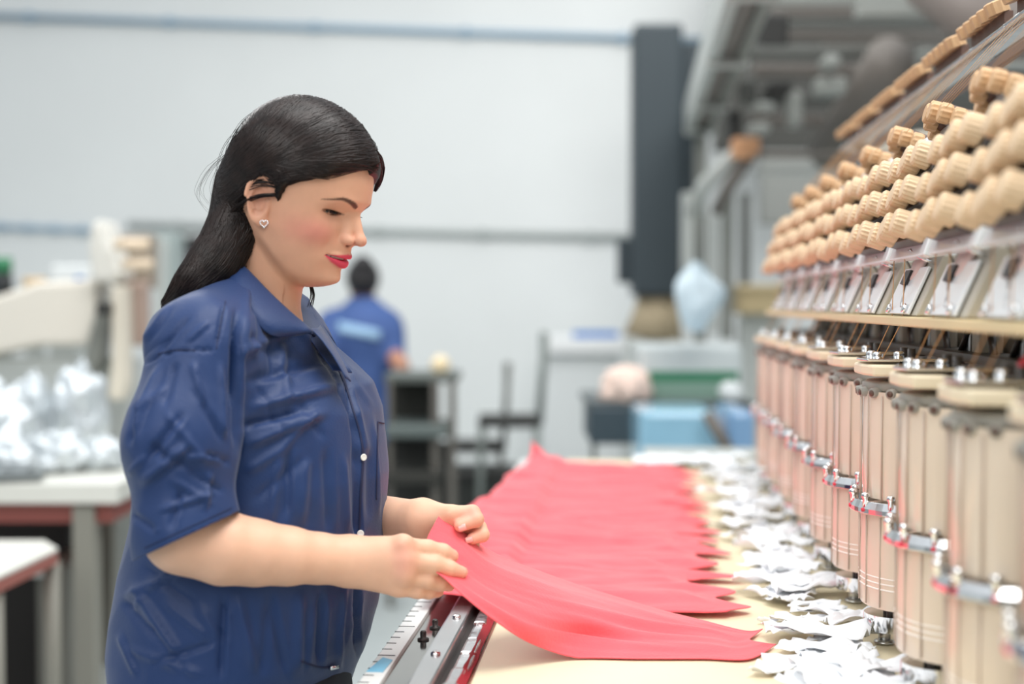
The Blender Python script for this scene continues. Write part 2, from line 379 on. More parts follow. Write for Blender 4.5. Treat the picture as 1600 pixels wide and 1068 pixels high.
# ---- one embroidery head, origin at its needle point on the table; the operator is towards -x
def make_head():
    h = empty('embroidery_unit', (0, 0, 0)); z = -TZ
    def Bz(mb, n, m, parent=h, **k): return mb.build(n, m, parent, **k)
    cx, cz = .352, CH                                         # centre of the needle case
    # body of the head
    Bz(MB().lohi((.375, -.052, z+cz-.40), (.459, .052, z+cz-.085)), 'head_body', m_taupe, bevel=.006)
    # needle case: bowed cover, upper clear part and lower plain part
    def bow(z0, z1, rx, ry, m, n, t0=1.0, bulge=0.0):
        rows = 9; P = []
        for i in range(rows):
            q = i/(rows-1); zz = z0+(z1-z0)*q; s = 1-bulge*(2*q-1)**2; row = []
            for j in range(25):
                a = math.pi*j/24; row.append((cx-math.sin(a)**.8*rx*s, -math.cos(a)*ry*s, z+cz+zz))
            P.append(row)
        mb = MB().grid(P); k = len(mb.v)
        mb.add([P[0][j] for j in range(25)], [tuple(range(25))]); mb.add([P[-1][j] for j in range(25)], [tuple(range(25))[::-1]])
        mb.add([P[0][0], P[0][-1], P[-1][-1], P[-1][0]], [(0, 1, 2, 3)])
        return Bz(mb, n, m)
    lc = bow(-.375, -.258, .066, .070, m_case, 'lower_case', bulge=.03)
    uc = bow(-.240, -.108, .064, .068, m_cover, 'upper_case', bulge=.02)
    for zz in (-.350, -.343, -.336):
        mb = MB().tube([(cx-math.sin(math.pi*j/24)**.8*.0655, -math.cos(math.pi*j/24)*.0695, z+cz+zz) for j in range(25)], .0011, 5)
        mb.build('printed_band', m_line, lc)
    for a in (.25, .38, .5, .62, .75):
        x_, y_ = cx-math.sin(math.pi*a)**.8*.0655, -math.cos(math.pi*a)*.0695
        MB().tube([(x_, y_, z+cz-.242), (x_, y_, z+cz-.112)], .0011, 6).build('cover_rib', m_rib, uc)
        MB().tube([(x_-.001, y_, z+cz-.372), (x_-.001, y_, z+cz-.262)], .0010, 6).build('case_rib', m_rib, lc)
    # chrome clip bar between the two
    cb = MB(); arc = [(cx-math.sin(math.pi*(.1+.8*j/20))*.073, -math.cos(math.pi*(.1+.8*j/20))*.072) for j in range(21)]
    for dz0, dz1, off in ((-.258, -.243, 0),):
        vs = []; fs = []
        for (x, y) in arc:
            n = Vector((x-cx, y, 0)).normalized()
            for (o_, zz) in ((0, dz0), (.006, dz0), (.006, dz0+.006), (.002, dz1), (0, dz1)):
                vs.append((x+n.x*o_, y+n.y*o_, z+cz+zz))
        for i in range(20):
            for k in range(5): fs.append((i*5+k, i*5+(k+1) % 5, (i+1)*5+(k+1) % 5, (i+1)*5+k))
        fs += [tuple(range(5)), tuple(100+k for k in range(5))[::-1]]; cb.add(vs, fs)
    clip = Bz(cb, 'clip_bar', m_chrome, bevel=.0008)
    for j in (2, 6, 10, 14, 18):
        x, y = arc[j]; n = Vector((x-cx, y, 0)).normalized()
        MB().lathe((x+n.x*.002, y+n.y*.002, z+cz-.250), (0, 0, 1), [(0, .004), (.010, .004), (.012, .0055), (.016, .0055), (.018, .002)], 10).build('clip_post', m_chrome, clip)
        MB().lathe((x+n.x*.005, y+n.y*.005, z+cz-.2535), tuple(n), [(0, .0030), (.0022, .0026)], 8).build('red_dot', m_red_st, clip)
    # row of grey thread tubes on top
    tp = MB().lathe((cx, 0, z+cz-.108), (0, 0, 1), [(0, .060), (.003, .064), (.010, .064), (.013, .058)], 28)
    plate = Bz(tp, 'tube_plate', m_greyp)
    for a in (.2, .32, .44, .56, .68, .8):
        d = Vector((-math.sin(math.pi*a), -math.cos(math.pi*a), -.12)).normalized(); o_ = Vector((cx, 0, z+cz-.101))+d*.045
        MB().lathe(o_, d, [(0, .0062), (.026, .0062), (.0265, .0045)], 12).build('thread_tube', m_greyp, plate)
        MB().lathe(o_+d*.0262, d, [(0, .0040), (.0012, .0038)], 10).build('tube_mouth', m_brown, plate)
    Bz(MB().tube([(cx-.01, .02, z+cz-.097), (cx-.01, .02, z+cz-.055)], .005, 10), 'tie_post', m_dark)
    Bz(MB().tube([(cx-.01, -.025, z+cz-.097), (cx-.01, -.025, z+cz-.055)], .005, 10), 'tie_post', m_dark)
    Bz(MB().prism([(cx-.062, -.055, 0), (cx-.07, -.02, 0), (cx-.07, .03, 0), (cx-.055, .065, 0), (cx+.06, .085, 0), (cx+.06, -.085, 0)], (0, 0, .014)), 'cap_block', m_knob if False else mat('cream_cap', C(236, 222, 192), .4), bevel=.003).location = (0, 0, z+cz-.088)
    cp = Bz(MB().prism([(cx-.066, -.04, 0), (cx-.072, 0, 0), (cx-.060, .045, 0), (cx+.03, .05, 0), (cx+.03, -.045, 0)], (0, 0, .003)), 'top_plate', m_chrome, bevel=.0008); cp.location = (0, 0, z+cz-.070)
    for (x, y) in ((cx-.05, -.02), (cx-.05, .022), (cx-.02, 0)):
        MB().lathe((x, y, .003), (0, 0, 1), [(0, .0065), (.006, .0065), (.008, .004)], 6).build('bolt', m_chrome, cp)
    # under the case: dark shafts, chrome clamp with red sticker, presser foot and needle
    Bz(MB().tube([(cx-.03, -.016, z+cz-.40), (cx-.03, -.016, z+cz-.372)], .006, 8).tube([(cx-.03, .004, z+cz-.405), (cx-.03, .004, z+cz-.372)], .006, 8).tube([(cx-.018, .022, z+cz-.40), (cx-.018, .022, z+cz-.372)], .007, 8), 'needle_shaft', m_dark)
    vs = MB(); P = []
    for zz in (-.409, -.389):
        P.append([(cx-.022-math.sin(math.pi*j/20)*.038, -math.cos(math.pi*j/20)*.034, z+cz+zz) for j in range(21)])
    vs.grid(P); vs.add([P[1][j] for j in range(21)], [tuple(range(21))]); vs.add([P[0][j] for j in range(21)], [tuple(range(21))[::-1]]); vs.add([P[0][0], P[0][-1], P[1][-1], P[1][0]], [(0, 1, 2, 3)])
    cl = Bz(vs, 'clamp_ring', m_chrome, bevel=.001)
    P = [[(cx-.022-math.sin(math.pi*(.62+.33*j/8))*.0388, -math.cos(math.pi*(.62+.33*j/8))*.0348, z+cz+zz) for j in range(9)] for zz in (-.408, -.391)]
    MB().grid(P).build('red_sticker', m_red_st, cl, solid=.0008)
    d = Vector((-.9, -.44, 0)).normalized()
    MB().lathe(Vector((cx-.022, 0, z+cz-.399))+d*.035, d, [(0, .0062), (.003, .0062), (.0042, .004)], 12).build('clamp_screw', m_steel, cl)
    Bz(MB().tube([(cx-.035, 0, z+cz-.425), (cx-.035, 0, z+cz-.407)], .008, 10).lathe((cx-.035, 0, z+cz-.4275), (0, 0, 1), [(0, .013), (.002, .013), (.004, .008)], 14), 'presser_foot', m_steel)
    # tension board, slanted back, with three rows of ribbed knobs
    b0 = Vector((.338, 0, z+cz+.058)); b1 = Vector((.392, 0, z+cz+.225)); ax = (b1-b0).normalized(); nrm = Vector((-ax.z, 0, ax.x))
    Bz(MB().prism([b0+Vector((0, -.102, 0)), b0+Vector((0, .102, 0)), b1+Vector((0, .102, 0)), b1+Vector((0, -.102, 0))], -nrm*.012), 'tension_board', m_white, bevel=.002)
    for r, (xx, zz) in enumerate(((.318, .088), (.330, .129), (.344, .171))):
        ccc = Vector((xx+.012, 0, z+cz+zz))
        Bz(MB().prism([ccc+nrm*.001+Vector((0, -.080, 0))-ax*.012, ccc+nrm*.001+Vector((0, .074, 0))-ax*.012, ccc+nrm*.001+Vector((0, .074, 0))+ax*.012, ccc+nrm*.001+Vector((0, -.080, 0))+ax*.012], -nrm*.024), 'tension_strip', m_dark, bevel=.001)
        for j in range(4):
            yy = -.060+j*.034+(r-1)*.004
            o_ = ccc+Vector((0, yy, 0))+nrm*(.001+.004*(j % 2))+ax*.004*(1.5-j)
            Bz(MB().lathe(o_, nrm, [(0, .0150), (.002, .0165), (.019, .0160), (.0215, .0135), (.0225, .008)], 36, .035), 'tension_knob', m_knob)
            if j == 3: Bz(MB().lathe(o_+Vector((0, .028, 0))-nrm*.004, nrm, [(0, .004), (.016, .004), (.017, .002)], 8), 'disc_pin', m_chrome)
    # curved comb on top
    for (nm, mm, off, r0) in (('comb_backing', m_brown, .010, .009), ):
        pts = [(.374+.018*(1-math.sin(math.pi*j/16))+off, -.062+.124*j/16, z+cz+.222+.016*math.sin(math.pi*j/16)) for j in range(17)]
        Bz(MB().tube(pts, r0, 8), nm, mm)
    for j in range(6):
        q = j/5; p = Vector((.374+.018*(1-math.sin(math.pi*q)), -.058+.116*q, z+cz+.222+.016*math.sin(math.pi*q)))
        Bz(MB().lathe(p, (-1, 0, .25), [(-.003, .0115), (0, .0125), (.010, .0125), (.012, .010)], 24, .04), 'comb_tooth', m_knob2)
    # angled face box with white plate
    w0 = .082
    f0 = Vector((.334, 0, z+cz-.014)); f1 = Vector((.366, 0, z+cz+.058)); fa = (f1-f0).normalized(); fn = Vector((-fa.z, 0, fa.x))
    Bz(MB().prism([f0, f1, (.46, 0, z+cz+.058), (.46, 0, z+cz-.014)], (0, .17, 0)), 'face_box', m_taupe, bevel=.002).location = (0, -.085, 0)
    fp = Bz(MB().prism([f0+Vector((0, -.06, 0))+fn*.002, f0+Vector((0, .074, 0))+fn*.002, f0+(f1-f0)*.80+Vector((0, .074, 0))+fn*.002, f0+(f1-f0)*.80+Vector((0, -.060, 0))+fn*.002], fn*.004), 'face_plate', m_white, bevel=.001)
    def onp(s_, y, o=.0062): return f0+(f1-f0)*s_+Vector((0, y, 0))+fn*o
    MB().prism([onp(.50, .012), onp(.50, .042), onp(.74, .042), onp(.74, .012)], fn*.004).build('sensor_block', m_black, fp)
    MB().tube([onp(.12, -.01), onp(.55, .03)], .0016, 6).build('sensor_arm', m_steel, fp)
    for y in (-.045, .05): MB().lathe(onp(.08, y), fn, [(0, .006), (.004, .006), (.005, .003)], 10).build('screw', m_chrome, fp)
    Bz(MB().lathe(onp(.93, .01, .001), fn, [(0, .0), (.001, .030), (.004, .030), (.006, .026)], 28), 'pink_disc', m_pink)
    wr_ = MB().tube([onp(.85, -.07, .002), onp(.85, -.07, .022), onp(.98, -.02, .026), onp(.98, .05, .022), onp(.85, .07, .002)], .0018, 6); Bz(wr_, 'wire_guide', m_chrome)
    # threads: face to rail to tubes, high rail to comb
    for j, y in enumerate((-.03, .035)):
        Bz(MB().tube([(.332, y, z+cz+.055), (.330, y, z+cz-.02), (cx-.045, y*.8, z+cz-.068)], .0006, 5), 'thread', m_thr)
    for j in range(5):
        yy = -.074+j*.037
        Bz(MB().tube([(.372, -.06+j*.03, z+cz+.235), (XB-.002, yy, z+ZB+.002)], .0004, 4), 'thread', m_thr)
    Bz(MB().lohi((.425, -.018, z+cz-.075), (.455, .018, z+cz-.018)), 'drive_arm', m_taupe, bevel=.003)
    Bz(MB().lohi((.43, .05, z+cz-.078), (.455, .072, z+cz-.030)), 'drive_arm', m_steel, bevel=.002)
    Bz(MB().tube([(.425, -.09, z+cz-.072), (.43, -.045, z+cz-.024)], .005, 8), 'link_rod', m_dark)
    Bz(MB().tube([(.425, .085, z+cz-.072), (.43, .04, z+cz-.024)], .004, 8), 'link_rod', m_dark)
    return h
hd = make_head(); index_kids()
ordn = {0: 'the embroidery head in sharp focus, with crisp beige knobs', }
names = {-6: 'nearest embroidery head, mostly cut off by the right edge of the photo',
 -5: 'second nearest embroidery head, strongly blurred, cream case by the right edge',
 -4: 'third nearest blurred embroidery head with cream case, left of the two nearest heads',
 -3: 'fourth embroidery head from the camera, tall blurred cream case over white scraps',
 -2: 'fifth embroidery head from the camera, its red clamp sticker low over the paper scraps',
 -1: 'sixth embroidery head from the camera, just nearer than the sharpest one',
 0: 'seventh embroidery head from the camera, the one in sharpest focus with crisp ribbed knobs',
 1: 'eighth embroidery head from the camera, just beyond the sharpest one',
 2: 'third embroidery head from the far end of the row, softly blurred',
 3: 'last embroidery head but one at the far end of the row',
 4: 'farthest embroidery head at the left end of the knob rows'}
heads = {}
for k in range(-6, 5):
    o = hd if k == 0 else copy_tree(hd)
    o.location = (0, Y0+k*P_, TZ); tag(o, names[k], 'embroidery head', 'embroidery heads along the machine'); heads[k] = o
# ================================================================ red cloth pieces on the table
m_cloth = mat('coral_red_cloth', C(244, 88, 98), .8, sheen=.35, noise_amt=.03, noise_scale=40, bump=.12, bump_scale=260)
def nz(x, y, s=0): return noise.noise(Vector((x, y, s)))
def interp(tab, q):
    for (a, va), (b, vb) in zip(tab, tab[1:]):
        if q <= b: t = (q-a)/(b-a); t = t*t*(3-2*t); return va+(vb-va)*t
    return tab[-1][1]
CL = ['second red cloth from the camera, left end draped on the steel rail',
 'third red cloth from the camera in the overlapping row', 'fourth red cloth from the camera in the overlapping row',
 'fifth red cloth from the camera in the overlapping row', 'fourth red cloth from the far end of the overlapping row',
 'third red cloth from the far end of the overlapping row', 'last red cloth but one at the far end of the row',
 'farthest red cloth, dark straight far edge and a little peak at its left corner']
for k in range(1, 9):
    y0 = 1.545+.205*k; W = (.34 if k < 8 else .17); NX, NY = 96, 44; P = []
    rnd = random.Random(k*11)
    t1, t2, n1, n2 = .165+rnd.uniform(-.012, .012), .150+rnd.uniform(-.015, .012), .10+rnd.uniform(-.02, .02), .085+rnd.uniform(-.02, .02)
    xl0 = [-.300, -.305, -.30, -.315, -.30, -.29, -.275, -.265][k-1]
    for i in range(NX+1):
        u = i/NX; row = []
        for j in range(NY+1):
            v = j/NY
            xr = interp([(0, n1+.01), (.09, t1), (.24, n1), (.38, t2), (.60, n2), (1, n2-.02)], v) if k < 8 else interp([(0, t1), (.3, .14), (1, .10)], v)
            xl = xl0+.018*nz(v*3, k*3.1)+(.05*(v-.5)**2 if k < 8 else -.0)
            x = xl+(xr-xl)*u
            y = y0+W*v+.020*nz(x*6, k*2.3, v)*(1-v)+.018*nz(x*14, k*5.7)*(1-v)**2
            fold = .5+.5*math.sin((y*46+nz(x*2.2, k)*5+x*4*math.sin(k)))
            lump = (max(0, nz(x*3+k, y*5, 1))*.022+abs(nz(x*4+y*3, y*22, k*.3))*.024*(1-.35*u)+abs(nz(x*9, y*50, k))*.006+fold**3*.004)*min(1, .15+v*3.2)
            edge = min(1, (1-u)*9)*min(1, u*14+.15)
            z = TZ+.003+.004*min(1, (1-v)*3)+lump*edge
            z += .0155*min(1, max(0, (-.176-x)/.022))*(1-.06*v)+.0012*(k % 2)
            z += .0045*max(0, 1-u*9)*abs(math.sin(v*9+k))
            if k == 8 and u < .12 and v > .6: z += .05*(1-u/.12)*math.exp(-((v-.82)/.14)**2)
            # tips curl up a little
            z += .006*max(0, (u-.93)/.07)*max(0, nz(v*6, k, 3)+.3)
            if k >= 2 and x < .05: q = min(1, v/.13); z = TZ+.003+(z-TZ-.003)*(q*q*(3-2*q)*min(1, max(0, (.05-x)/.08))+1-min(1, max(0, (.05-x)/.08)))
            row.append((x, y, z))
        P.append(row)
    o = MB().grid(P).build('cloth_piece', m_cloth, solid=.0012)
    tag(o, CL[k-1], 'cloth', 'red cloth pieces laid along the table')
# the piece being lifted
def zz_(px, py, z): return atz(px, py, z)
net = [
 [at(689, 800, 1.590), at(679, 817, 1.570), at(666, 846, 1.545), at(668, 880, 1.505), at(692, 900, 1.490)],
 [at(718, 822, 1.600), at(716, 842, 1.570), at(706, 872, 1.535), at(712, 908, 1.500), at(726, 932, 1.485)],
 [at(770, 862, 1.630), at(768, 882, 1.575), at(764, 916, 1.530), at(766, 944, 1.500), at(776, 972, 1.490)],
 [at(845, 893, 1.690), at(846, 912, 1.610), at(842, 946, 1.555), at(832, 980, 1.520), at(832, 1008, 1.520)],
 [zz_(930, 925, .930), zz_(935, 938, .945), zz_(928, 962, .942), zz_(915, 996, .918), zz_(900, 1027, .9035)],
 [zz_(1020, 950, .915), zz_(1025, 962, .925), zz_(1020, 982, .922), zz_(1012, 1006, .912), zz_(1000, 1028, .9035)],
 [zz_(1100, 968, .908), zz_(1105, 978, .911), zz_(1108, 990, .912), zz_(1104, 1010, .908), zz_(1100, 1028, .9035)],
 [zz_(1165, 985, .906), zz_(1160, 990, .906), zz_(1150, 1000, .908), zz_(1155, 1014, .906), zz_(1172, 1029, .9035)],
 [zz_(1192, 982, .905), zz_(1182, 990, .905), zz_(1172, 999, .907), zz_(1195, 1004, .908), zz_(1213, 1006, .904)]]
def cr1(p0, p1, p2, p3, t): return .5*((2*p1)+(p2-p0)*t+(2*p0-5*p1+4*p2-p3)*t*t+(3*p1-p0-3*p2+p3)*t**3)
def crs(pts, q):
    n = len(pts)-1; s = min(q*n, n-1e-6); i = int(s); t = s-i
    g = lambda k: pts[max(0, min(n, k))]
    return cr1(g(i-1), g(i), g(i+1), g(i+2), t)
P = []
for i in range(121):
    u = i/120; col = [crs([net[a][b] for a in range(9)], u) for b in range(5)]; row = []
    for j in range(49):
        v = j/48; p = crs(col, v); amp = math.sin(math.pi*min(1, max(0, u)))
        p = p+Vector((0, 0, (nz(u*3+v*1.5, v*7, 4)*.009+nz(u*6, v*18, 9)*.003)*amp*(1-abs(v-.45)*1.2)))
        if p.z < TZ+.003: p.z = TZ+.003
        row.append(p)
    P.append(row)
o = MB().grid(P).build('cloth_piece', m_cloth, solid=.0012)
tag(o, 'nearest red cloth, its left end lifted in both hands and sweeping down to the table', 'cloth', 'red cloth pieces laid along the table')
# narrow strip of the same cloth caught between rail and table
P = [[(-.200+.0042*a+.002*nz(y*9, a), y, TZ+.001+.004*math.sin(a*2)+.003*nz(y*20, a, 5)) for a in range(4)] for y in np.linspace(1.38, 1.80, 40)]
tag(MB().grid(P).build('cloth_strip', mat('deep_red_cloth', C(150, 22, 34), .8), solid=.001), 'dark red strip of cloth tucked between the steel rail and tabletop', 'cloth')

# ---------------------------------------------------------------- white backing paper scraps
m_paper = mat('white_backing_paper', C(240, 243, 246), .7, noise_amt=.02, noise_scale=30, bump=.15, bump_scale=120)
rs = random.Random(3)
HN = ['nearest', 'second nearest', 'third nearest', 'fourth', 'fifth', 'sixth', 'seventh, sharpest', 'eighth', 'third farthest', 'second farthest', 'farthest']
def scrap(x, y, z, s, ang, k):
    n = 11; P = []; c, s_ = math.cos(ang), math.sin(ang); asp = rs.uniform(.35, .8); cut = [rs.uniform(.45, 1) for _ in range(6)]
    for i in range(n):
        row = []
        for j in range(n):
            a = i/(n-1)*2-1; b = j/(n-1)*2-1
            wd_ = (cut[0]*(1-a)/2+cut[1]*(1+a)/2); ln = (cut[2]*(1-b)/2+cut[3]*(1+b)/2)
            lx = a*s*.5*(.6+.4*ln)+b*s*.12*cut[4]; ly = b*s*.5*asp*wd_
            h = abs(nz(a*.9+k, b*1.3, k))*.19*s+abs(nz(a*1.6, b*3.2+k, k))*.11*s
            row.append((x+lx*c-ly*s_, y+lx*s_+ly*c, z+h*(.3+.7*max(abs(a), abs(b)))))
        P.append(row)
    o = MB().grid(P).build('paper_scrap', m_paper, solid=.0005)
    tag(o, ('large' if s > .115 else 'small')+' crumpled white paper scrap on the '+('table side' if x < .242 else 'machine side')+' under the '+HN[max(0, min(10, int(round((y-Y0)/P_))+6))]+' embroidery head', 'paper', 'white paper scraps under the heads')
k = 0
for y in np.arange(1.30, 3.45, .055):
    for q in range(2):
        far = 0
        x = .212+rs.random()**1.2*.062+q*.026; s = rs.uniform(.075, .135)
        scrap(x-.01, y+rs.uniform(-.03, .03), TZ+.003+rs.random()*.012, s, rs.uniform(-1.0, 1.0)+math.pi*rs.randint(0, 1), k*1.7); k += 1
for (px, py, s, a) in ((1215, 972, .055, -.1), (1255, 1040, .12, .3), (1225, 1050, .09, .1), (1300, 1020, .12, .6), (1320, 1058, .13, .2), (1180, 800, .07, .1), (1165, 845, .05, .2)):
    p = atz(px, py, TZ+.003); scrap(p.x, p.y, TZ+.003, s, a, k*1.7); k += 1
# ================================================================ background, right
g_dk = mat('dark_slate_panel', C(50, 61, 67), .5); g_md = mat('mid_grey_metal', C(128, 130, 124), .45, .2, noise_amt=.06)
g_lt = mat('light_grey_metal', C(186, 190, 186), .4, .1); g_dd = mat('near_black_metal', C(40, 40, 38), .6); g_tp = mat('taupe_duct', C(112, 106, 100), .55)
g_wh = mat('white_plastic', C(228, 232, 232), .4); m_tan = mat('tan_canvas', C(178, 162, 134), .8, noise_amt=.06)
m_blue = mat('bright_blue_plastic', C(60, 120, 190), .4); m_pb = mat('pale_blue_film', C(150, 196, 220), .2, coat=.5, noise_amt=.08, noise_scale=4)
m_green = mat('green_screen', C(38, 120, 84), .4); m_pgreen = mat('pale_green_panel', C(130, 160, 145), .5); m_orange = mat('orange_block', C(214, 160, 118), .5)
def pb(name, x0, y0, x1, y1, Z, d, m, parent=None, bevel=.01):
    o = pbox(MB(), x0, y0, x1, y1, Z, d).build(name, m, parent, bevel=bevel); return o
def wall_mount(o): return o
# tall slate column with its canvas cone
t = empty('duct_column'); pb('column_shaft', 990, 38, 1066, 462, 6.6, .25, g_dk, t, .02); pb('side_box', 1064, 66, 1096, 300, 6.7, .15, g_dk, t); pb('side_bracket', 966, 372, 992, 442, 6.75, .1, g_dk, t)
pts = [at(1028, 455, 6.75), at(1026, 490, 6.75), at(1020, 530, 6.75)]; MB().tube(pts, [.10, .125, .16], 18).build('canvas_cone', m_tan, t)
c0 = at(1020, 530, 6.75); MB().lohi((c0.x-.14, c0.y-.14, 0), (c0.x+.14, c0.y+.14, c0.z)).build('base', g_lt, t, bevel=.01)
tag(t, 'tall dark slate column with a tan canvas cone at its foot', 'column')
# overhead beam running along the machine row
t = empty('overhead_beam'); H = .86
MB().lohi((.255, 2.6, CH+H), (.30, 6.6, CH+H+.16)).build('beam_side', g_lt, t, bevel=.01); MB().lohi((.30, 2.6, CH+H+.02), (.36, 6.6, CH+H+.14)).build('beam_web', g_tp, t, bevel=.01)
MB().lohi((.36, 2.6, CH+H), (.40, 6.6, CH+H+.16)).build('beam_flange', g_md, t, bevel=.01)
for y in (3.6, 4.6, 5.6, 6.4): MB().lohi((.25, y, CH+H-.02), (.405, y+.05, CH+H)).build('cross_plate', g_lt, t, bevel=.004)
MB().lohi((.30, 6.45, 0), (.36, 6.52, CH+H+.02)).build('post', g_md, t, bevel=.006)
tag(t, 'light grey channel beam running overhead beside the slate column', 'beam')
# hanging pale bag
P = []
a0 = [(1082, 408), (1056, 440), (1058, 480), (1072, 512), (1092, 520)]; a1 = [(1092, 408), (1112, 432), (1134, 452), (1122, 482), (1096, 520)]
mb = MB()
for s in (-1, 1):
    P = []
    for i in range(17):
        q = i/16; L = crs([Vector((*p, 0)) for p in a0], q); R_ = crs([Vector((*p, 0)) for p in a1], q); row = []
        for j in range(13):
            v = j/12; pp = L.lerp(R_, v); row.append(at(pp.x, pp.y, 4.95+s*.06*math.sin(math.pi*v)*math.sin(math.pi*min(1, q*1.0+.02))+.02*nz(q*4, v*4, s)))
        P.append(row)
    mb.grid(P if s > 0 else P[::-1])
t = empty('hanging_bag'); mb.build('bag_body', mat('pale_blue_bag', C(206, 222, 230), .6, noise_amt=.05, noise_scale=6), t)
MB().tube([at(1086, 412, 4.95), at(1084, 300, 4.95)], .006, 6).build('cord', g_md, t)
tag(t, 'pale blue and white bag hanging beside the slate column', 'bag')
# second machine frame behind: posts and sloping arms
t = empty('machine_stand'); pb('post', 1128, 300, 1146, 530, 6.0, .06, g_md, t); pb('post', 1066, 300, 1090, 430, 6.2, .06, g_lt, t); pb('post', 1108, 330, 1122, 520, 6.1, .05, g_lt, t)
MB().tube([at(1082, 335, 5.6), at(1100, 290, 5.5), at(1165, 225, 5.3)], .035, 10).build('sloping_arm', g_lt, t)
MB().tube([at(1120, 330, 5.5), at(1140, 290, 5.4), at(1170, 245, 5.3)], .028, 10).build('sloping_arm', g_tp, t)
pb('orange_block', 1146, 214, 1188, 246, 5.2, .08, m_orange, t); pb('rail', 1170, 236, 1330, 246, 5.2, .04, g_tp, t); pb('rail', 1180, 262, 1330, 272, 5.3, .04, g_lt, t)
tag(t, 'grey posts and sloping arms with an orange block, behind the bag', 'stand')
t = empty('cardboard_box'); pb('box_body', 1156, 452, 1230, 490, 6.3, .3, mat('cardboard', C(200, 180, 140), .8), t); pb('box_lid', 1152, 444, 1234, 454, 6.28, .34, mat('cardboard_lid', C(206, 188, 150), .8), t)
p = at(1190, 490, 6.4); MB().lohi((p.x-.10, p.y, 0), (p.x+.10, p.y+.1, p.z)).build('plinth', g_lt, t)
tag(t, 'tan cardboard box glimpsed just left of the lowest knob rows', 'box')
# overhead clutter: gantry of rails, blocks and duct
q_md = mat('gantry_grey', C(96, 98, 94), .5, .2, noise_amt=.06); q_lt = mat('gantry_pale_grey', C(150, 153, 148), .45, .1)
t = empty('overhead_gantry')
pb('back_plate', 1118, -160, 1900, 235, 7.4, .1, mat('dim_grey_panel', C(66, 66, 62), .6, noise_amt=.2, noise_scale=1.5), t)
for (x0, y0, x1, y1, Z, m) in ((1180, -10, 1480, 6, 5.6, q_lt), (1200, 10, 1440, 24, 5.2, g_tp), (1340, 4, 1446, 26, 4.9, q_lt), (1180, 30, 1560, 40, 5.5, q_md), (1210, 48, 1560, 60, 5.3, g_tp), (1170, 70, 1500, 88, 5.0, q_md), (1180, 100, 1420, 118, 5.4, g_tp),
 (1160, 150, 1330, 162, 5.6, q_md), (1170, 180, 1300, 196, 5.6, g_tp), (1290, 60, 1600, 74, 5.8, g_tp), (1440, 75, 1700, 86, 4.6, q_lt), (1500, 96, 1700, 104, 4.0, q_lt), (1400, 130, 1700, 150, 5.8, q_md)):
    pb('rail', x0, y0, x1, y1, Z, .07, m, t)
for (x0, y0, x1, y1, Z, m) in ((1278, 118, 1326, 146, 4.9, q_lt), (1186, 20, 1234, 76, 5.0, g_dd), (1200, 126, 1240, 156, 5.2, g_dd), (1140, 170, 1160, 230, 5.4, g_dd), (1180, 158, 1212, 172, 5.0, q_lt), (1288, 84, 1316, 104, 4.8, q_lt), (1236, 140, 1256, 196, 5.1, q_lt), (1160, 120, 1184, 160, 5.3, q_md), (1430, 80, 1440, 128, 4.8, q_lt), (1172, 190, 1206, 206, 5.0, q_lt)):
    pb('drive_block', x0, y0, x1, y1, Z, .12, m, t, .02)
MB().tube([at(1300, 235, 5.6), at(1350, 160, 5.2), at(1392, 90, 4.8)], [.11, .10, .09], 16).build('slanted_duct', g_tp, t)
MB().tube([at(1385, 86, 4.9), at(1430, 130, 4.9)], .02, 8).build('black_hose', g_dd, t)
MB().tube([at(1460, -40, 4.6), at(1540, 20, 4.4), at(1640, 60, 4.2)], .13, 18).build('round_duct', mat('warm_grey_duct', C(128, 118, 112), .5), t)
pb('lower_panel', 1190, 235, 1320, 350, 7.0, .1, mat('pale_panel', C(150, 152, 148), .5), t); pb('post', 1158, 300, 1172, 530, 7.0, .08, q_md, t); pb('post', 1700, -100, 1740, 700, 7.0, .1, q_md, t)
p = at(1165, 500, 7); MB().lohi((p.x-.04, p.y-.04, 0), (p.x+.04, p.y+.04, p.z)).build('post', q_md, t)
tag(t, 'dim grey gantry of rails, drive blocks and ducts above the knob rows', 'gantry')

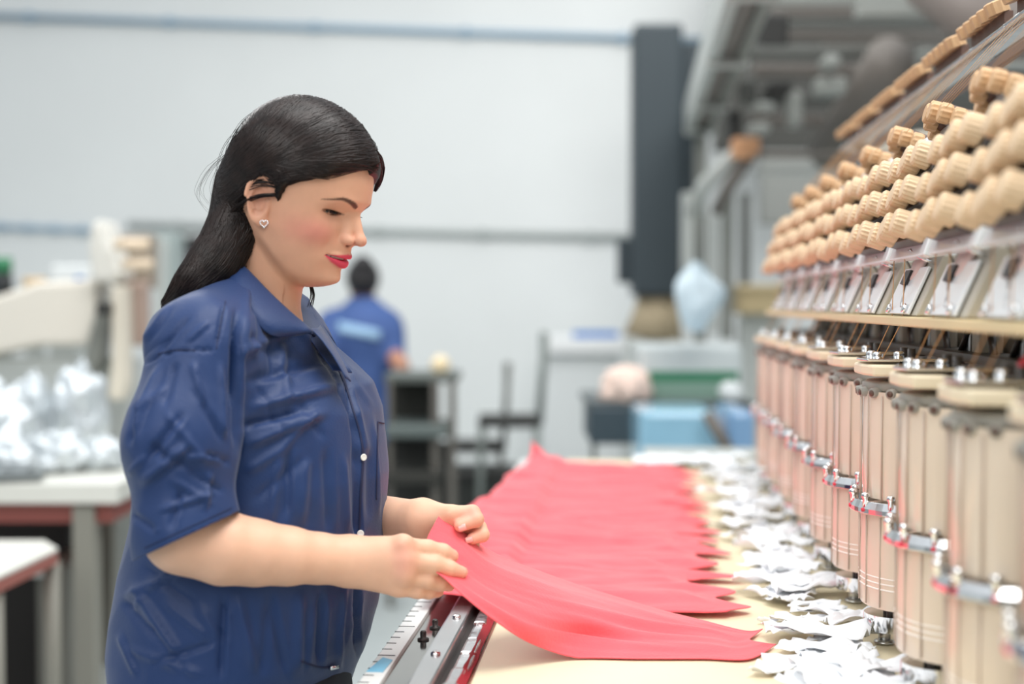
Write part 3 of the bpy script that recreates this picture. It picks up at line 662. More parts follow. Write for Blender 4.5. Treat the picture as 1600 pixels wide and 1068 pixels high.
# white cabinet, chair, desk group
def to_floor(px0, px1, py, Z, d, name, m, parent, bevel=.01):
    a = at(px0, py, Z); b = at(px1, py, Z); F = Vector((-ST, CT, 0)); c = (a+b)/2+F*d/2; h = a.z
    return MB().box((c.x, c.y, h/2), ((b-a).length, d, h), RZ).build(name, m, parent, bevel=bevel)
t = empty('cabinet'); to_floor(848, 972, 552, 7.4, .5, 'cabinet_body', g_wh, t, .02); pb('cabinet_top', 843, 528, 978, 553, 7.35, .6, mat('bright_white_top', C(240, 242, 242), .4), t)
tag(t, 'tall white cabinet against the back wall, right of the steel chair', 'cabinet')
p = at(930, 526, 7.5); o = MB().box(p+Vector((0, 0, .012)), (.26, .2, .045), RZ).build('folder', m_blue, None, bevel=.01); tag(o, 'flat blue folder lying on the white cabinet', 'folder')
def chair(name, px, pyseat, Z, w, m_seat, m_fr, label, back=None, side=1):
    t = empty(name); a = at(px, pyseat, Z); F = Vector((-ST, CT, 0)); R_ = Vector((CT, ST, 0)); h = a.z
    MB().box(a+Vector((0, 0, -.02)), (w, w*.95, .05), RZ).build('seat', m_seat, t, bevel=.015)
    for sx in (-1, 1):
        for sy in (-1, 1):
            q = a+R_*sx*w*.44+F*sy*w*.42; MB().tube([(q.x, q.y, h-.04), (q.x+sx*.02, q.y, 0)], .016, 8).build('leg', m_fr, t)
    for sy in (-1, 1):
        q = a+R_*side*w*.48+F*sy*w*.40; MB().tube([(q.x, q.y, h-.03), (q.x+side*.03, q.y, h+.40)], .016, 8).build('back_post', m_fr, t)
    q = a+R_*side*(w*.48+.02); MB().box((q.x, q.y, h+.30), (.03, w*.85, .22), RZ).build('backrest', m_fr if back is None else back, t, bevel=.01)
    return tag(t, label, 'chair')
chair('steel_chair', 796, 650, 6.2, .30, g_dd, mat('chair_grey', C(120, 128, 124), .5), 'grey steel chair with a flat black seat in front of the white wall')
# desk with monitor-like boxes
t = empty('desk'); pb('desk_top', 918, 626, 1178, 638, 5.0, .6, mat('slate_top', C(78, 86, 88), .4), t); pb('drawer_block', 922, 636, 998, 694, 4.98, .45, mat('slate_drawer', C(60, 74, 82), .45), t)
for x in (924, 1172): to_floor(x, x+8, 640, 5.05, .04, 'leg', g_md, t, .004)
tag(t, 'desk with slate top and slate drawer block beyond the red cloth', 'desk')
t = empty('control_unit'); pb('housing', 1000, 538, 1160, 621, 5.15, .35, mat('pale_housing', C(205, 212, 212), .4), t, .02)
pb('green_panel', 1014, 580, 1154, 596, 5.14, .02, m_green, t, .003); pb('pale_panel', 1014, 596, 1128, 624, 5.13, .02, m_pgreen, t, .003)
tag(t, 'pale grey control unit with a green panel standing on the desk', 'machine')
def blob(name, c, r, m, seed, amp=.25, parent=None, fr=3, it=24, rot=None):
    mb = MB(); P = []
    for i in range(it+1):
        th = math.pi*i/it; row = []
        for j in range(2*it+1):
            ph = 2*math.pi*(j % (2*it))/(2*it); d = Vector((math.sin(th)*math.cos(ph), math.sin(th)*math.sin(ph), math.cos(th)))
            k = 1+amp*noise.noise(d*fr+Vector((seed*3.7, 0, 0)))+amp*.6*abs(noise.noise(d*fr*2.7+Vector((0, seed*2.1, 0))))-amp*.3*abs(noise.noise(d*fr*6+Vector((0, seed*2.1, 0))))
            row.append(Vector(c)+Vector((d.x*r[0]*k, d.y*r[1]*k, max(-.55, d.z)*r[2]*k)))
        P.append(row)
    mb.grid(P); return mb.build(name, m, parent)
tag(blob('cloth_bundle', at(978, 606, 5.1), (.10, .12, .085), mat('peach_cloth', C(240, 214, 200), .8), 2), 'small peach and white cloth bundle on the desk left of the control unit', 'cloth bundle')
tag(blob('cloth_bundle', at(1142, 612, 5.0), (.045, .05, .04), g_wh, 5), 'small white cloth bundle on the desk in front of the green panel', 'cloth bundle')
t = empty('film_crate'); pb('film_wrap', 1000, 641, 1122, 740, 4.45, .35, m_pb, t, .02); pb('film_wrap', 1140, 641, 1180, 724, 4.45, .35, mat('blue_film', C(128, 166, 204), .25, coat=.4), t, .02)
MB().tube([at(1104, 645, 4.38), at(1150, 722, 4.38)], .022, 8).build('strut', g_tp, t); to_floor(1000, 1180, 741, 4.45, .35, 'crate_base', g_lt, t)
tag(t, 'crate wrapped in pale blue film under the desk beyond the tabletop', 'crate')
p = atz(1150, 745, TZ); 
t = empty('end_tray'); MB().box((.21, 3.66, TZ-.01), (.36, .18, .05)).build('tray_body', g_lt, t, bevel=.005); MB().box((.21, 3.62, TZ-.05), (.36, .2, .03)).build('tray_base', g_dd, t); MB().lohi((.1, 3.6, 0), (.3, 3.7, TZ-.06)).build('leg', g_md, t)
tag(t, 'grey tray with dark base at the far end of the cream tabletop', 'tray')
P = [[(.0+.27*i/20, 3.37+.17*j/10, TZ+.012+.02*abs(nz(i*.25, j*.3, 2))) for j in range(11)] for i in range(21)]
tag(MB().grid(P).build('paper_sheet', m_paper, solid=.001), 'white paper sheet at the far end of the table behind the last red cloth', 'paper')
# dark work chairs and bench left of the white wall
dk = mat('charcoal_fabric', C(50, 50, 46), .8); dk2 = mat('grey_brown_post', C(104, 100, 94), .6)
t = empty('work_bench'); pb('bench_top', 600, 584, 716, 598, 5.6, .4, mat('bench_top', C(92, 98, 94), .5), t); pb('back_panel', 606, 598, 676, 690, 5.9, .06, dk, t); pb('shelf', 600, 664, 700, 684, 5.55, .35, mat('grey_shelf', C(96, 106, 104), .5), t)
for x in (674, 700): to_floor(x, x+12, 596, 5.58, .06, 'leg', dk2, t, .005)
to_floor(604, 612, 596, 5.58, .06, 'leg', dk2, t, .005); pb('lower_panel', 600, 690, 700, 800, 5.95, .06, g_dd, t); pb('lower_shelf', 600, 738, 690, 756, 5.55, .3, dk, t)
tag(t, 'dark work bench with grey shelf beside the person at the back', 'bench')
tag(MB().lathe(at(688, 584, 5.75), (0, 0, 1), [(0, .035), (.05, .045), (.07, .03), (.085, .01)], 16).build('thread_cone', mat('pale_yellow_cone', C(236, 216, 178), .6)), 'pale yellow thread cone standing on the dark work bench', 'thread cone')
chair('stool', 742, 690, 6.6, .30, g_dd, mat('stool_grey', C(96, 98, 94), .5), 'low grey stool standing between the dark bench and steel chair')
t = empty('floor_crate'); to_floor(700, 850, 745, 6.3, .4, 'crate_body', mat('dark_crate', C(52, 54, 52), .7), t); pb('crate_rim', 696, 740, 854, 750, 6.28, .44, g_dd, t)
tag(t, 'dark crate on the floor below the steel chair, behind the red cloth', 'crate')

# ================================================================ background, left
m_tt = mat('white_laminate', C(222, 222, 214), .25, noise_amt=.04, noise_scale=3); m_leg = mat('grey_leg', C(138, 136, 126), .5)
t = empty('packing_table')
a = at(-260, 755, 3.7); b = at(184, 755, 3.7); F = Vector((-ST, CT, 0)); c = (a+b)/2+F*.55
MB().box((c.x, c.y, a.z-.03), ((b-a).length, 1.1, .058), RZ).build('tabletop', m_tt, t, bevel=.004)
MB().box((c.x, c.y, a.z-.09), ((b-a).length-.06, 1.02, .06), RZ).build('red_apron', mat('rust_apron', C(142, 78, 70), .6), t)
to_floor(112, 146, 790, 3.72, .07, 'leg', m_leg, t, .005); to_floor(150, 176, 780, 4.7, .06, 'leg', m_leg, t, .005); to_floor(-240, -210, 790, 3.72, .07, 'leg', m_leg, t, .005)
pb('back_panel', -240, 800, 110, 1120, 4.3, .05, mat('black_panel', C(34, 30, 28), .7), t)
tag(t, 'white-topped packing table on grey legs behind the person at the left', 'table'); ptz = a.z
t = empty('low_bench'); q = [at(-200, 905+50, 3.0), at(0, 905, 3.0), at(92, 856, 3.55), at(60, 835, 4.1), at(-200, 850, 4.0)]
zt = q[1].z; q = [Vector((v_.x, v_.y, zt)) for v_ in (atz(-160, 965, zt), atz(0, 905, zt), atz(90, 862, zt), atz(70, 850, zt), atz(-200, 850, zt))]
MB().prism(q, (0, 0, .012)).build('bench_top', m_tt, t, bevel=.003); MB().prism([v_+Vector((0, 0, -.03)) for v_ in q], (0, 0, .03)).build('red_edge', mat('red_brown_edge', C(156, 92, 82), .5), t)
for v_ in (q[1], q[2], q[4]): MB().tube([v_+Vector((-.03, .03, -.03)), (v_.x-.03, v_.y+.03, 0)], .022, 8).build('leg', m_leg, t)
tag(t, 'low bench with grey-white top and red-brown edge at the lower left', 'bench')
t = empty('grey_bin'); to_floor(52, 104, 880, 3.95, .3, 'bin_body', mat('grey_film_bin', C(110, 108, 100), .4), t, .03)
MB().box(at(78, 882, 4.05), (.12, .3, .012), RZ).build('bin_rim', g_lt, t)
tag(t, 'grey bin standing under the packing table beside its leg', 'bin')
m_foil = mat('silver_white_film', C(205, 212, 216), .25, .35, bump=.7, bump_scale=16, noise_amt=.1, noise_scale=8, rvar=.15)
for (px, py, Z, r, s, lb) in ((-10, 660, 4.15, (.13, .13, .14), 1, 'crumpled silvery film bundle at the left edge of the packing table'), (92, 690, 3.98, (.09, .08, .075), 2, 'flat silvery film bundle near the front of the packing table'),
  (124, 640, 4.42, (.09, .10, .18), 3, 'tall white film bundle in front of the cream machine'), (158, 690, 4.02, (.075, .07, .06), 4, 'small grey film bundle by the blue sleeve on the packing table'), (-50, 600, 4.52, (.12, .12, .20), 5, 'white film bundle at the left edge behind the silvery ones'),
  (50, 630, 4.48, (.075, .08, .16), 6, 'round white film bundle at the back of the heap'), (16, 690, 3.86, (.09, .06, .06), 7, 'low silvery film bundle beside the dark tray')):
    pz = at(px, py, Z); o = blob('film_bundle', (pz.x, pz.y, ptz+r[2]*.64), r, m_foil, s, .32, fr=2.2, it=32); tag(o, lb, 'plastic bundle', 'film bundles on the packing table')
c = at(12, 738, 3.72); o = MB().box((c.x-.05, c.y+.03, ptz+.012), (.26, .12, .02), RZ @ Matrix.Rotation(.25, 3, 'Z')).build('flat_folder', mat('dark_grey_tray', C(98, 104, 104), .4), None, bevel=.004); tag(o, 'dark grey flat tray at the left end of the packing table', 'tray')
# cream machine on the left
t = empty('cream_machine'); crm = mat('cream_machine_enamel', C(226, 220, 208), .4)
def poly(name, pts, Z, d, m, parent, bevel=.01):
    return MB().prism([at(x, y, Z) for x, y in pts], Vector((-ST, CT, 0))*d).build(name, m, parent, bevel=bevel)
poly('machine_arm', [(-60, 480), (60, 440), (150, 436), (150, 500), (140, 540), (60, 540), (-60, 565)], 5.0, .2, crm, t, .02)
poly('machine_hood', [(140, 350), (158, 340), (168, 372), (190, 430), (178, 442), (142, 440), (136, 390)], 4.9, .2, mat('pale_hood', C(220, 218, 210), .4), t, .02)
poly('neck_post', [(172, 446), (192, 446), (196, 600), (190, 626), (168, 622), (174, 560)], 4.85, .12, mat('ivory_post', C(216, 208, 192), .4), t, .01)
poly('grey_bracket', [(150, 480), (168, 470), (160, 560), (140, 600), (130, 560)], 4.95, .1, g_md, t)
pb('black_knob', 148, 472, 170, 492, 4.8, .06, g_dd, t); pb('side_plate', 196, 440, 226, 540, 5.0, .1, mat('dusty_rose_plate', C(170, 148, 136), .5), t)
pb('back_case', 176, 366, 236, 450, 5.1, .12, mat('brown_grey_case', C(146, 134, 120), .5), t); poly('machine_base', [(-60, 560), (200, 560), (200, 712), (-60, 712)], 5.05, .2, g_lt, t)
p = at(60, 712, 5.05); MB().box((p.x, p.y+.1, p.z/2), (.6, .3, p.z), RZ).build('pedestal', g_md, t)
tag(t, 'cream industrial machine with a pale hood at the left', 'machine')
for k, (x0, y0, x1, y1, lb) in enumerate(((180, 372, 232, 392, 'upper beige spool tray on the cream machine'), (192, 404, 238, 422, 'lower beige spool tray on the cream machine'))):
    o = MB(); a_ = at(x0, (y0+y1)/2, 4.85); b_ = at(x1, (y0+y1)/2, 4.85); o.tube([a_, b_], (a_-at(x0, y0, 4.85)).length*.9, 14); tag(o.build('spool', mat('beige_spool', C(226, 206, 180), .6)), lb.replace('tray', 'roll'), 'spool', 'beige spools on the cream machine')
t = empty('white_box'); pb('box_body', 80, 414, 142, 466, 5.6, .25, g_wh, t); pb('blue_logo', 117, 432, 130, 444, 5.59, .012, m_blue, t, .001)
p = at(110, 466, 5.72); MB().box((p.x, p.y, p.z/2), (.12, .2, p.z), RZ).build('stand', g_lt, t); tag(t, 'white box with a small blue square mark, left of the pale hood', 'box')
t = empty('tan_canister'); MB().lathe(at(54, 476, 5.6), (0, 0, 1), [(0, .045), (.11, .05), (.12, .045)], 18).build('canister_body', mat('tan_canister', C(204, 178, 140), .6), t)
p = at(54, 476, 5.6); MB().lohi((p.x-.03, p.y-.03, 0), (p.x+.03, p.y+.03, p.z)).build('stand', g_lt, t); tag(t, 'tan canister between the green bottle and the white box', 'canister')
t = empty('bottle'); p = at(4, 470, 5.6); MB().lathe(p, (0, 0, 1), [(0, .045), (.10, .045), (.13, .03), (.14, .02)], 16).build('bottle_body', mat('dark_bottle', C(44, 48, 50), .4), t); MB().lathe(p+Vector((0, 0, .12)), (0, 0, 1), [(0, .042), (.07, .042)], 16).build('green_band', mat('green_band', C(40, 120, 80), .4), t)
MB().lohi((p.x-.03, p.y-.03, 0), (p.x+.03, p.y+.03, p.z)).build('stand', g_lt, t); tag(t, 'dark bottle with a green band at the left edge', 'bottle')
t = empty('grey_locker'); to_floor(238, 272, 362, 7.6, .3, 'locker_body', mat('locker_grey', C(170, 182, 180), .5), t); pb('locker_door', 240, 372, 262, 560, 7.58, .02, g_lt, t)
tag(t, 'pale grey locker between the cream machine and the hair', 'locker')
t = empty('wall_coat'); poly('coat_body', [(278, 372), (306, 368), (330, 380), (330, 470), (296, 470), (280, 440)], 7.9, .12, mat('plum_coat', C(84, 66, 76), .8), t, .03); poly('coat_collar', [(276, 372), (312, 368), (310, 384), (280, 388)], 7.85, .05, g_dd, t)
tag(t, 'dark plum coat hanging on the back wall behind the hair', 'coat')

# ================================================================ person at the back
t = empty('person', at(565, 475, 6.5))
def g3(px, py, Z): return np.array(at(px, py, Z))
s65 = 6.5/FPX
def f_shirt(P):
    d = rcone(P, g3(567, 480, 6.5), g3(570, 520, 6.5), .07, .165); d = smin(d, rcone(P, g3(570, 520, 6.5), g3(580, 700, 6.5), .165, .175), .08)
    d = smin(d, rcone(P, g3(520, 505, 6.5), g3(500, 560, 6.35), .075, .06), .06); d = smin(d, rcone(P, g3(606, 510, 6.5), g3(616, 556, 6.4), .075, .06), .06)
    return smax(d, g3(575, 700, 6.5)[2]-P[:, 2], .02)
c0 = g3(565, 560, 6.5)
V, Q = surface(f_shirt, c0-[.45, .4, .7], c0+[.45, .4, .45], .012)
def rel(o, e_): o.parent = e_; o.matrix_parent_inverse = Matrix.Translation(-e_.location); return o
m_bshirt = mat('work_shirt_blue', C(56, 84, 140), .7, noise_amt=.08, noise_scale=6)
sh = rel(np_mesh('shirt', V, Q, m_bshirt), t)
m_skb = mat('person_skin', C(180, 130, 105), .6)
def f_b(P):
    d = ell(P, g3(567, 436, 6.5), (.078, .09, .105)); d = smin(d, rcone(P, g3(567, 450, 6.5), g3(567, 485, 6.5), .05, .055), .03)
    for (a, b) in (((616, 556, 6.4), (628, 572, 6.2)), ((500, 560, 6.35), (530, 590, 6.2))): d = np.minimum(d, rcone(P, g3(*a), g3(*b), .045, .04))
    for s in (-1, 1):
        hip = g3(578+s*22, 690, 6.5); ft = hip.copy(); ft[2] = .06; d = np.minimum(d, rcone(P, hip, ft, .10, .06))
    return d
V, Q = surface(f_b, c0-[.45, .5, 1.2], c0+[.45, .4, .55], .014); rel(np_mesh('body', V, Q, m_skb), t)
def f_tr(P):
    d = 9+P[:, 0]*0
    for s in (-1, 1):
        hip = g3(578+s*22, 680, 6.5); ft = hip.copy(); ft[2] = .12; d = smin(d, rcone(P, hip, ft, .13, .09), .04)
    return d
V, Q = surface(f_tr, c0-[.45, .5, 1.2], c0+[.45, .4, .1], .016); rel(np_mesh('trousers', V, Q, mat('dark_trousers', C(40, 46, 66), .8)), t)
def f_h(P):
    d = ell(P, g3(567, 434, 6.48), (.086, .10, .10)); d = smin(d, ell(P, g3(567, 412, 6.42), (.05, .05, .045)), .02)
    return smax(d, -(P[:, 2]-g3(567, 462, 6.5)[2]), .01)
V, Q = surface(f_h, c0-[.2, .3, .1], c0+[.2, .3, .7], .009); rel(np_mesh('hair', V, Q, mat('black_hair_far', C(38, 36, 38), .5)), t)
bv = BVHTree.FromPolygons([tuple(v.co) for v in sh.data.vertices], [tuple(p_.vertices) for p_ in sh.data.polygons])
P = []
for i in range(15):
    q = i/14; x = 528+66*q; row = []
    for j in range(4):
        y = 502+14*q+ (j/3)*(16); d = (at(x, y, 6.5)-Vector((0, 0, CH))).normalized(); hit = bv.ray_cast(Vector((0, 0, CH)), d)[0]
        row.append((hit if hit is not None else at(x, y, 6.4))-d*.006)
    P.append(row)
o = MB().grid(P).build('back_print', mat('pale_blue_print', C(150, 185, 215), .6), None, solid=.003); o.parent = sh
tag(t, 'person in a blue work shirt seen from behind against the white wall', 'person')
# ================================================================ the woman at the rail
WO = empty('person', at(390, 700, 1.62)); WOM = Matrix.Translation(-WO.location)
def wp(o, parent=None):
    if parent is None: o.parent = WO; o.matrix_parent_inverse = WOM
    else: o.parent = parent
    return o
def G(px, py, Z): return np.array(at(px, py, Z))
m_skin = mat('person_skin_light', C(224, 176, 146), .48, vcol='paint', sss=.12, noise_amt=.03, noise_scale=60, bump=.03, bump_scale=500, spec=.35)
# ---- head frame: a = forward, b = towards the lens (her right), c = up
AL, BE = math.radians(20), math.radians(18)
camR = np.array([CT, ST, 0]); camF = np.array([-ST, CT, 0]); UPz = np.array([0, 0, 1.])
hf = math.cos(AL)*math.cos(BE)*camR-math.sin(AL)*math.cos(BE)*camF-math.sin(BE)*UPz
hu = math.cos(AL)*math.sin(BE)*camR-math.sin(AL)*math.sin(BE)*camF+math.cos(BE)*UPz
hr = -math.sin(AL)*camR-math.cos(AL)*camF
HM = np.stack([hf, hr, hu], 1)                                 # local -> world
HO = G(449, 318, 1.60)
HS = 1.0
def hw(a, b, c): return Vector(HO+HM@np.array([a, b, c])*HS)
def tab(c, T): return np.interp(c, [t[0] for t in T][::-1], [t[1] for t in T][::-1]) if T[0][0] > T[-1][0] else np.interp(c, [t[0] for t in T], [t[1] for t in T])
mm = .001
A0 = [(140, 40), (120, 62), (100, 80), (80, 93), (65, 100), (51, 103), (32, 105), (20, 100), (12, 97), (4, 94), (-13, 94), (-24, 101), (-31, 102.5), (-37, 101), (-43, 97), (-48, 98), (-57, 94.5), (-67, 96), (-75, 95), (-83, 89), (-95, 78)]
WD = [(140, 40), (120, 58), (100, 68), (70, 75), (45, 76), (20, 73.5), (0, 71.5), (-15, 69), (-30, 66), (-45, 62), (-58, 57), (-70, 51), (-83, 44), (-95, 38)]
def smtab(T, sg):
    x = np.arange(-110, 150, .5); y = tab(x, T); k = np.exp(-(np.arange(-60, 61)*.5/sg)**2/2); k /= k.sum()
    return x, np.convolve(np.pad(y, 60, mode='edge'), k, mode='valid')
ASD = [(140, 40), (120, 62), (100, 80), (80, 93), (65, 100), (51, 103), (32, 104), (12, 97), (0, 93), (-13, 91), (-31, 88.5), (-45, 86.5), (-57, 86), (-67, 86), (-80, 82), (-95, 74)]
A0x, A0a = smtab(A0, 1.8); _, A0b = smtab(ASD, 7); _, WDs = smtab(WD, 7)
def f_head(P):
    q = (P-HO)@HM/HS; a, b, c = q[:, 0]*1000, q[:, 1]*1000, q[:, 2]*1000
    ac = 8.0; ab = np.abs(b); kb = np.exp(-(ab/17)**2); a0 = np.interp(c, A0x, A0a)*kb+np.interp(c, A0x, A0b)*(1-kb); wd_ = np.interp(c, A0x, WDs)
    bk = 92+0*c
    da = np.where(a > ac, (a-ac)/(a0-ac), (ac-a)/(bk))
    n = np.where(a > ac, 2.15, 2.0)
    rr = (np.abs(da)**n+(ab/wd_)**n)**(1/n)
    d = (rr-1)*np.minimum(wd_, 75)*.95
    # crown closure, jaw underside
    d = smax(d, ell(np.stack([a, b, np.maximum(c, 32)], 1), (0, 0, 32), (106, 79, 98)), 8)
    d = smax(d, ell(np.stack([np.where(a > 5, (a-5)*.80, a-5), b, np.maximum(c, 20)], 1), (0, 0, 34), (82, 79, 90)), 4)
    low = -(c+np.interp(a, [-30, -10, 10, 30, 45, 60, 80, 95], [34, 44, 58, 76, 86, 90, 86, 82]))             # jaw line rises towards the ear
    low = low+np.clip(ab-22, 0, 60)*.22
    d = smax(d, low, 16)
    g = lambda x0, s: np.exp(-(x0/s)**2)
    fr = np.clip((a-40)/30, 0, 1)
    # eye sockets, brow ridge, cheekbones
    d += fr*7.0*g(ab-31, 15)*g(c-11, 10.5)
    d += fr*3.0*g(ab-17, 6)*g(c-10, 8)
    d -= fr*1.8*g(ab-28, 18)*g(c-29, 6)
    d -= fr*3.2*g(ab-44, 17)*g(c+18, 15)
    d += fr*.8*g(ab-30, 5)*g(c+34, 10)
    d -= fr*2.0*g(ab-27, 11)*g(c+44, 13)
    # eyeballs under the lids
    for s in (-1, 1): d = smin(d, np.linalg.norm(np.stack([a-65.5, b-s*31, c-11.5], 1), axis=1)-13.2, 3.0)
    # nose
    r3 = np.stack([a, b, c], 1)
    d = smin(d, rcone(r3, (93, 0, 17), (109, 0, -11), 5.3, 6.2), 5)
    d = smin(d, ell(r3, (111.8, 0, -15.0), (7.4, 7.6, 6.6)), 6)
    for s in (-1, 1):
        d = smin(d, rcone(r3, (90, s*6, 12), (97, s*9.5, -13), 5.5, 6.0), 5)
        d = smin(d, ell(r3, (98, s*11, -17.5), (10.5, 6.2, 6.4)), 3)
        d = smax(d, -ell(r3, (102, s*6.2, -23), (5.0, 2.8, 3.4)), 1.2)
        d += .45*g(a-91, 4)*g(ab-17.5, 2.2)*g(c+17, 5)
    d = smin(d, rcone(r3, (103, 0, -20), (97, 0, -27), 3.4, 3.0), 3)
    # lips (slightly parted smile)
    cur = np.clip((ab/24)**2, 0, 1.36)
    def lipc(z0, up, av, r):  # a bowed bar
        aa = av-cur*15.5; zz = z0+up*cur
        return np.sqrt((a-aa)**2*1.0+((c-zz))**2)-r*(1-np.clip(ab/28, 0, 1)**2.2)*1.0
    lu = lipc(-38.0, -1.6, 99.6, 5.0); ll = lipc(-48.3, 5.2, 97.0, 5.9)
    d = smin(d, np.where(ab < 28, lu, 9), 2.2); d = smin(d, np.where(ab < 28, ll, 9), 2.2)
    sl = np.sqrt(((c-(-42.9+1.6*cur))*1.0)**2+(np.clip(94-cur*15-a, 0, 50)*.12)**2)-1.6*(1-np.clip(ab/26, 0, 1)**2)**.5-.05
    slot = np.maximum(sl, np.maximum(ab-26, (88-cur*15)-a)); d = smax(d, -slot, .8)
    d -= 1.5*g(b, 9)*g(c+68, 9)*fr
    # crease at the corner of mouth and cheek fold
    # eyelid opening: a thin downward-looking slit
    for s in (-1, 1):
        t = np.clip((ab-16)/29, 0, 1)
        zc_ = 10.6+np.sin(t*np.pi)*(-1.2)+.8*t
        hh = 2.9*np.sin(np.clip(t, 0.02, .98)*np.pi)**.7
        slit = np.maximum(np.abs(c-zc_)-hh, np.maximum(np.abs(ab-30.5)-14.5, 55-a)); slit = np.where(b*s > 0, slit, 9)
        shell = np.linalg.norm(np.stack([a-65.5, b-s*31, c-11.5], 1), axis=1)-12.0
        d = smax(d, -np.maximum(slit, -shell), .6)
    # ears
    for s in (-1, 1):
        e0 = np.stack([a, (b*s), c], 1)
        ca, sa = math.cos(.20), math.sin(.20)
        x = (e0[:, 0]-5)*ca+(e0[:, 2]-3)*sa; z = -(e0[:, 0]-5)*sa+(e0[:, 2]-3)*ca; y = e0[:, 1]-75+(x*.35)
        wz = np.where(z > 0, 17, 13.5-.0*z)*1.0
        rim = np.sqrt((np.sqrt((x/wz)**2+(z/31)**2)-.86)**2*(15**2)+(y-1.0)**2)-2.5
        cup = np.maximum(np.sqrt((x/wz)**2+(z/31)**2)*16-15, np.abs(y+2.5)-1.6)
        ant = np.sqrt((np.sqrt(((x+1)/wz)**2+((z+1)/30)**2)-.52)**2*(17**2)+(y)**2)-1.9
        ant = np.maximum(ant, -(z+14))
        lobe = ell(np.stack([x, y, z], 1), (3, -1.5, -25), (8.2, 3.0, 9.5))
        trag = ell(np.stack([x, y, z], 1), (11, -1.5, -6), (4.0, 3.6, 6))
        ea = smin(smin(rim, cup, 2.5), smin(lobe, trag, 2), 2.5); ea = smin(ea, ant, 1.5)
        ea = smin(ea, ell(np.stack([x, y, z], 1), (4, -6, -3), (9, 6, 17)), 3)
        d = smin(d, ea, 2.2)
    return d*mm*HS
NB = G(452, 395, 1.615); NC = G(408, 500, 1.64)               # neck axis
def f_headneck(P):
    d = f_head(P)
    d = smin(d, rcone(P, G(414, 375, 1.61), G(396, 475, 1.63), .051, .056), .016)
    d = smin(d, rcone(P, G(434, 405, 1.60), G(420, 500, 1.605), .030, .032), .02)
    d = smin(d, rcone(P, G(424, 500, 1.605), G(450, 548, 1.60), .030, .026), .02)
    # shoulders and upper chest under the shirt
    d = smin(d, rcone(P, G(395, 535, 1.63), G(345, 570, 1.50), .050, .035), .03)
    d = smin(d, rcone(P, G(395, 535, 1.63), G(385, 570, 1.76), .050, .035), .03)
    d = smin(d, rcone(P, G(400, 540, 1.63), G(395, 640, 1.63), .045, .05), .02)
    return d
lo = G(290, 600, 1.60)-[.02, .16, .0]; hi = G(620, 150, 1.60)+[.04, .16, 0]
lo[1] = 1.36; hi[1] = 1.85
V, Q = surface(f_headneck, lo, hi, .0016, 1.8)
q = (V-HO)@HM/HS*1000; a, b, c = q.T; ab = np.abs(b)
base = np.tile(np.array(C(224, 172, 142)), (len(V), 1))
def blend(col, k): global base; base = base*(1-k[:, None])+np.array(col)*k[:, None]
gs = lambda x, s: np.exp(-(x/s)**2)
blend(C(222, 132, 122), .62*np.clip((a-20)/25, 0, 1)*gs(ab-47, 19)*gs(c+17, 17))
blend(C(214, 140, 124), .35*gs(b, 13)*gs(c+16, 9)*(a > 85))
blend(C(196, 142, 118), .30*gs(ab-30, 17)*gs(c-8, 9)*(a > 45))
cur = np.clip((ab/24)**2, 0, 1.36)
up_e = np.interp(ab, [0, 4, 12, 27.5], [-35.2, -34.4, -36.6, -42.0]); lo_e = np.interp(ab, [0, 8, 18, 27.5], [-53.8, -53.3, -49, -42.4])
inl = np.clip((up_e-c)/1.6+.5, 0, 1)*np.clip((c-lo_e)/1.6+.5, 0, 1)*(a > 66)*(ab < 28)
blend(C(216, 70, 92), inl)
deep = (a < 91.5-cur*15)&(np.abs(c-(-42.9+1.6*cur)) < 1.9)&(ab < 25)&(a > 60); blend(C(80, 26, 28), deep*1.0)
blend(C(120, 50, 44), (gs(ab-6.2, 2.6)*gs(c+24, 2.8)*(a > 95)))
blend(C(200, 128, 106), .5*gs(ab-75, 12)*gs(a-4, 24)*gs(c-5, 34))
# brows
t = np.clip((ab-11)/42, 0, 1); bc = 23.0+np.sin(np.clip(t*1.25, 0, 1)*np.pi*.62)*7.2-np.clip(t-.62, 0, 1)*16; bh = np.interp(t, [0, .15, .55, 1], [2.4, 3.2, 2.4, .7])
blend(C(66, 42, 34), np.clip((bh-np.abs(c-bc))/1.4+.35, 0, 1)*(ab > 10.5)*(ab < 53)*(a > 40)*.92)
# eye line
t = np.clip((ab-16)/29, 0, 1); zc_ = 10.6-1.2*np.sin(t*np.pi)+.8*t
blend(C(70, 44, 38), (.8)*np.clip((1.2-np.abs(c-zc_-2.5*np.sin(t*np.pi)**.7))/1.0, 0, 1)*(np.abs(ab-31) < 15.5)*(a > 50)*(a < 92))
body = wp(np_mesh('body', V, Q, m_skin, None, base))
